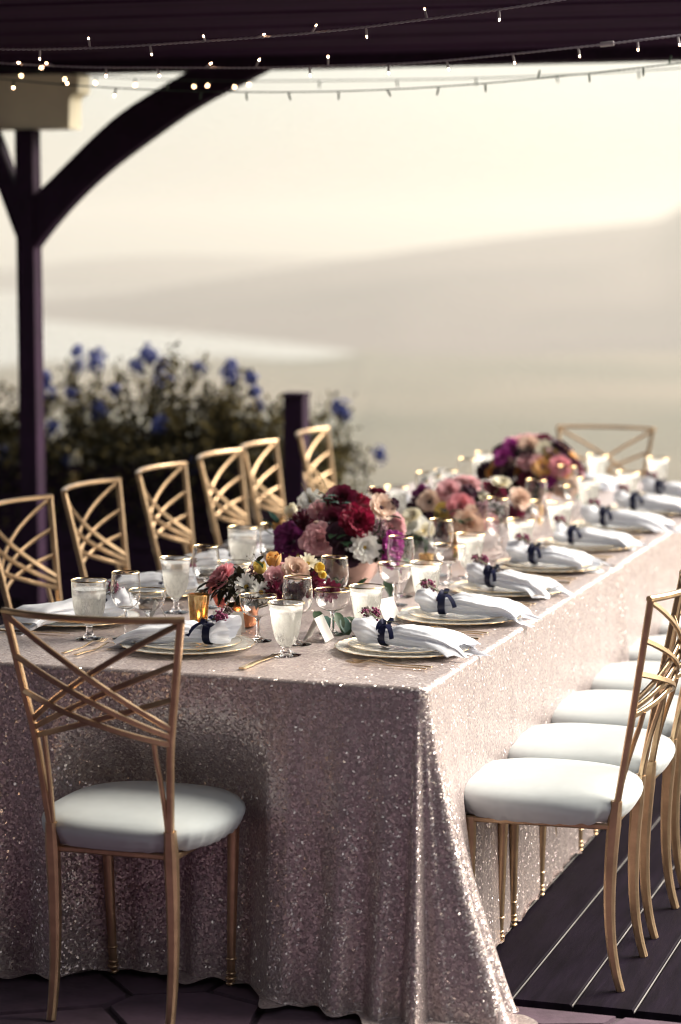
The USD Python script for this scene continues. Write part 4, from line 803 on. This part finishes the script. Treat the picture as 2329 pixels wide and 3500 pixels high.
for (x, z, R, y) in ((-4.975, 1.21, .034, 11.0), (-4.985, 1.135, .036, 11.0), (-4.87, 1.195, .042, 11.0), (-4.865, 1.15, .044, 10.95), (-4.605, 1.215, .045, 11.0), (-4.585, 1.18, .045, 11.0), (-4.64, 1.15, .04, 10.95), (-4.53, 1.16, .036, 11.0), (-4.48, 1.10, .045, 10.9), (-4.37, 1.14, .032, 11.1), (-4.175, 1.12, .045, 11.0), (-4.165, 1.16, .030, 11.0), (-4.06, 1.10, .030, 11.0), (-4.05, 1.035, .032, 11.0),
                     (-4.03, .965, .034, 11.0), (-5.09, 1.09, .036, 10.85), (-5.14, 1.06, .03, 10.85), (-5.05, 1.02, .036, 10.8), (-5.17, 1.00, .03, 10.8), (-4.92, 1.02, .032, 10.8), (-4.77, .94, .046, 10.75), (-4.98, .86, .034, 10.7), (-4.42, .885, .042, 10.7), (-4.835, .715, .040, 10.6), (-5.22, .73, .036, 10.6), (-3.66, .955, .045, 11.15), (-3.62, .93, .03, 11.1), (-4.70, 1.04, .03, 10.8), (-4.22, .70, .036, 10.6), (-3.56, .70, .040, 11.5)):
    obj('blue_flower', truss((x, y, z), 32, R * 1.2), M['petal_blue'], sh, smooth=False)
for (x, y, w, h, lb) in ((-4.05, 7.35, .10, .58, 'low cream stone block at the left edge beside the first chair back'),):
    t = thing('stone_block', (x, y, 0), 0, lb, 'stone block'); obj('block', bevbox(-.16, .16, -.16, .16, 0, h - .05, .01), M['creamstone'], t, smooth=False); obj('coping', bevbox(-.18, .18, -.18, .18, h - .048, h, .01), M['creamstone'], t, smooth=False)
t = thing('lantern', (-4.795, 10.55, .60), 0, 'small lantern with pale cap hanging on the planter behind the chairs', 'lantern')
obj('body', lathe([(0, 0), (.026, 0), (.028, .01), (.024, .06), (.020, .066), (0, .066)], 16), M['amber'], t, smooth=40); obj('collar', lathe([(0, .067), (.028, .067), (.030, .10), (0, .102)], 16), M['darkwood'], t, smooth=40); obj('cap', lathe([(0, .103), (.030, .103), (.027, .135), (.016, .158), (.004, .17), (0, .17)], 16), M['creamstone'], t, smooth=40)
obj('hook', sweep(spline([(0, .0, .168), (0, .015, .185), (0, .05, .10), (0, .052, .075)], 12), ngon(.003, 6), up=(1, 0, 0)), M['darkwood'], t, smooth=40)

# ------------------------------------------------------------------ string lights
def twisted(path, r, turns):
    path = np.asarray(path); n = len(path); tt = np.gradient(path, axis=0); tt /= np.linalg.norm(tt, axis=1, keepdims=True); s = np.cross(tt, (0, 0, 1)); s /= np.linalg.norm(s, axis=1, keepdims=True); b = np.cross(s, tt)
    m = MB(); a = np.linspace(0, turns * 2 * PI, n)
    for k in (0, PI): m.add(sweep(path + r * (np.cos(a + k)[:, None] * s + np.sin(a + k)[:, None] * b), ngon(r * .95, 6)))
    return m.mesh()
def strand(pts, y0, label, bulbs, r, sag_look='wire', joint=None, sc=1.0):
    t = thing('string_lights', (0, 0, 0), 0, label, 'string lights')
    path = spline(pts, 1400); L = np.linalg.norm(np.diff(path, axis=0), axis=1).sum()
    obj('wire', twisted(path, r, L / .030), M[sag_look], t, smooth=60)
    for bi in bulbs:
        x, d, lit = (*bi, True)[:3]
        p = path[np.argmin(np.abs(path[:, 0] - x))]; d = np.array(d, float); d /= np.linalg.norm(d); R_ = facing(d)
        o = obj('bulb', MB().add(lathe([(0, .001), (.0024, .001), (.0030, .004), (.0034, .018), (.0030, .0205), (0, .0205)], 12), TR(p + d * r, R_, sc)).mesh(), M['holder' if sag_look == 'wire' else 'greenwire'], t, smooth=40)
        obj('glow', MB().add(lathe([(0, .0206), (.0022, .0206), (.0023, .0235), (.0015, .0265), (0, .0275)], 10), TR(p + d * r, R_, sc)).mesh(), M['bulb' if (sag_look == 'wire' or x < -3.15) else 'greenwire'], o, smooth=True)
    if joint is not None:
        i = np.argmin(np.abs(path[:, 0] - joint)); d = path[min(i + 12, 1399)] - path[max(i - 12, 0)]; d /= np.linalg.norm(d)
        obj('connector', MB().add(lathe([(0, -.019), (.0062, -.019), (.0072, -.017), (.0072, .017), (.0062, .019), (0, .019)], 14), TR(path[i], facing(d))).mesh(), M['holder'], t, smooth=40)
A_ = [(-3.3, 5.78, 2.300), (-2.885, 5.9, 2.282), (-2.631, 5.9, 2.279), (-2.302, 5.9, 2.289), (-1.961, 5.9, 2.306), (-1.713, 5.9, 2.328), (-1.557, 5.9, 2.343), (-1.369, 5.9, 2.365), (-1.0, 5.9, 2.42)]
strand(A_, 5.9, 'front strand of small lights rising to the upper right under the roof', [(-2.77, (-.05, 0, -1)), (-2.625, (-.2, .1, 1)), (-2.455, (.2, 0, -1)), (-2.30, (.1, -.6, .3)), (-2.16, (.9, -.3, .25)), (-2.01, (.6, -.4, .7)), (-1.865, (.1, 0, -1)), (-1.705, (-.25, 0, 1)), (-1.52, (.05, 0, -1)), (-1.36, (0, -.3, 1))], .0019)
B_ = [(-3.6, 6.6, 2.325), (-3.228, 6.6, 2.3), (-2.978, 6.6, 2.284), (-2.621, 6.6, 2.274), (-2.386, 6.6, 2.269), (-2.194, 6.6, 2.270), (-1.975, 6.6, 2.272), (-1.67, 6.6, 2.29), (-1.424, 6.6, 2.309), (-1.191, 6.6, 2.33), (-.9, 6.6, 2.36)]
strand(B_, 6.6, 'second strand of small lights crossing the beam edge, with a pale connector', [(-3.19, (1, -.2, .1)), (-3.05, (-.9, -.2, .3)), (-2.885, (0, 0, -1)), (-2.725, (.35, 0, -1)), (-2.575, (.8, -.3, .4)), (-2.42, (.5, 0, .9)), (-2.255, (.1, 0, -1)), (-2.20, (0, 0, 1)), (-2.02, (0, 0, -1)), (-1.85, (.2, 0, -.9)), (-1.66, (.25, 0, -1)), (-1.475, (.2, 0, -1)), (-1.31, (.05, 0, -1)), (-1.20, (.2, 0, -1))], .0019, joint=-1.395)
C_ = [(-4.0, 7.4, 2.36), (-3.62, 7.4, 2.31), (-3.424, 7.4, 2.29), (-3.097, 7.4, 2.265), (-2.761, 7.4, 2.251), (-2.459, 7.4, 2.247), (-2.104, 7.4, 2.255), (-1.851, 7.4, 2.269), (-1.526, 7.4, 2.295), (-1.334, 7.4, 2.312), (-1.0, 7.4, 2.345)]
strand(C_, 7.4, 'thin green strand of lights hanging lowest across the pale sky', [(-3.57, (-.1, 0, -1)), (-3.40, (1, 0, .1)), (-3.20, (-.25, 0, -1)), (-3.02, (.1, 0, 1)), (-2.90, (-.2, 0, -1)), (-2.745, (.1, 0, -1)), (-2.60, (.3, 0, -1)), (-2.43, (0, 0, -1)), (-2.27, (.4, -.2, -.6)), (-2.10, (-.2, 0, -1)), (-1.95, (.1, 0, -1)), (-1.78, (.2, 0, 1)), (-1.62, (.1, 0, -1)), (-1.45, (0, 0, -1)), (-1.37, (.2, 0, 1))], .0013, 'greenwire')
D_ = [(-4.6, 8.6, 2.47), (-4.206, 8.6, 2.435), (-3.885, 8.6, 2.403), (-3.487, 8.6, 2.376), (-2.858, 8.6, 2.361), (-2.151, 8.6, 2.36), (-1.55, 8.6, 2.379), (-1.2, 8.6, 2.40)]
strand(D_, 8.6, 'farthest blurred strand of lights just below the beam', [(-4.12, (.3, -.3, -1)), (-4.05, (.5, 0, .4)), (-3.93, (.2, -.6, -1)), (-3.80, (-.2, 0, -1)), (-3.64, (0, 0, -1)), (-3.40, (.1, -.3, -1)), (-3.33, (-.3, -.4, -.6)), (-3.24, (.3, -.3, -1)), (-3.20, (.6, 0, -.4)), (-2.9, (0, 0, -1)), (-2.6, (.2, 0, -1)), (-2.3, (0, 0, -1)), (-2.0, (.2, 0, -1)), (-1.7, (0, 0, -1)), (-1.45, (.3, 0, -.7))], .0013, 'greenwire')
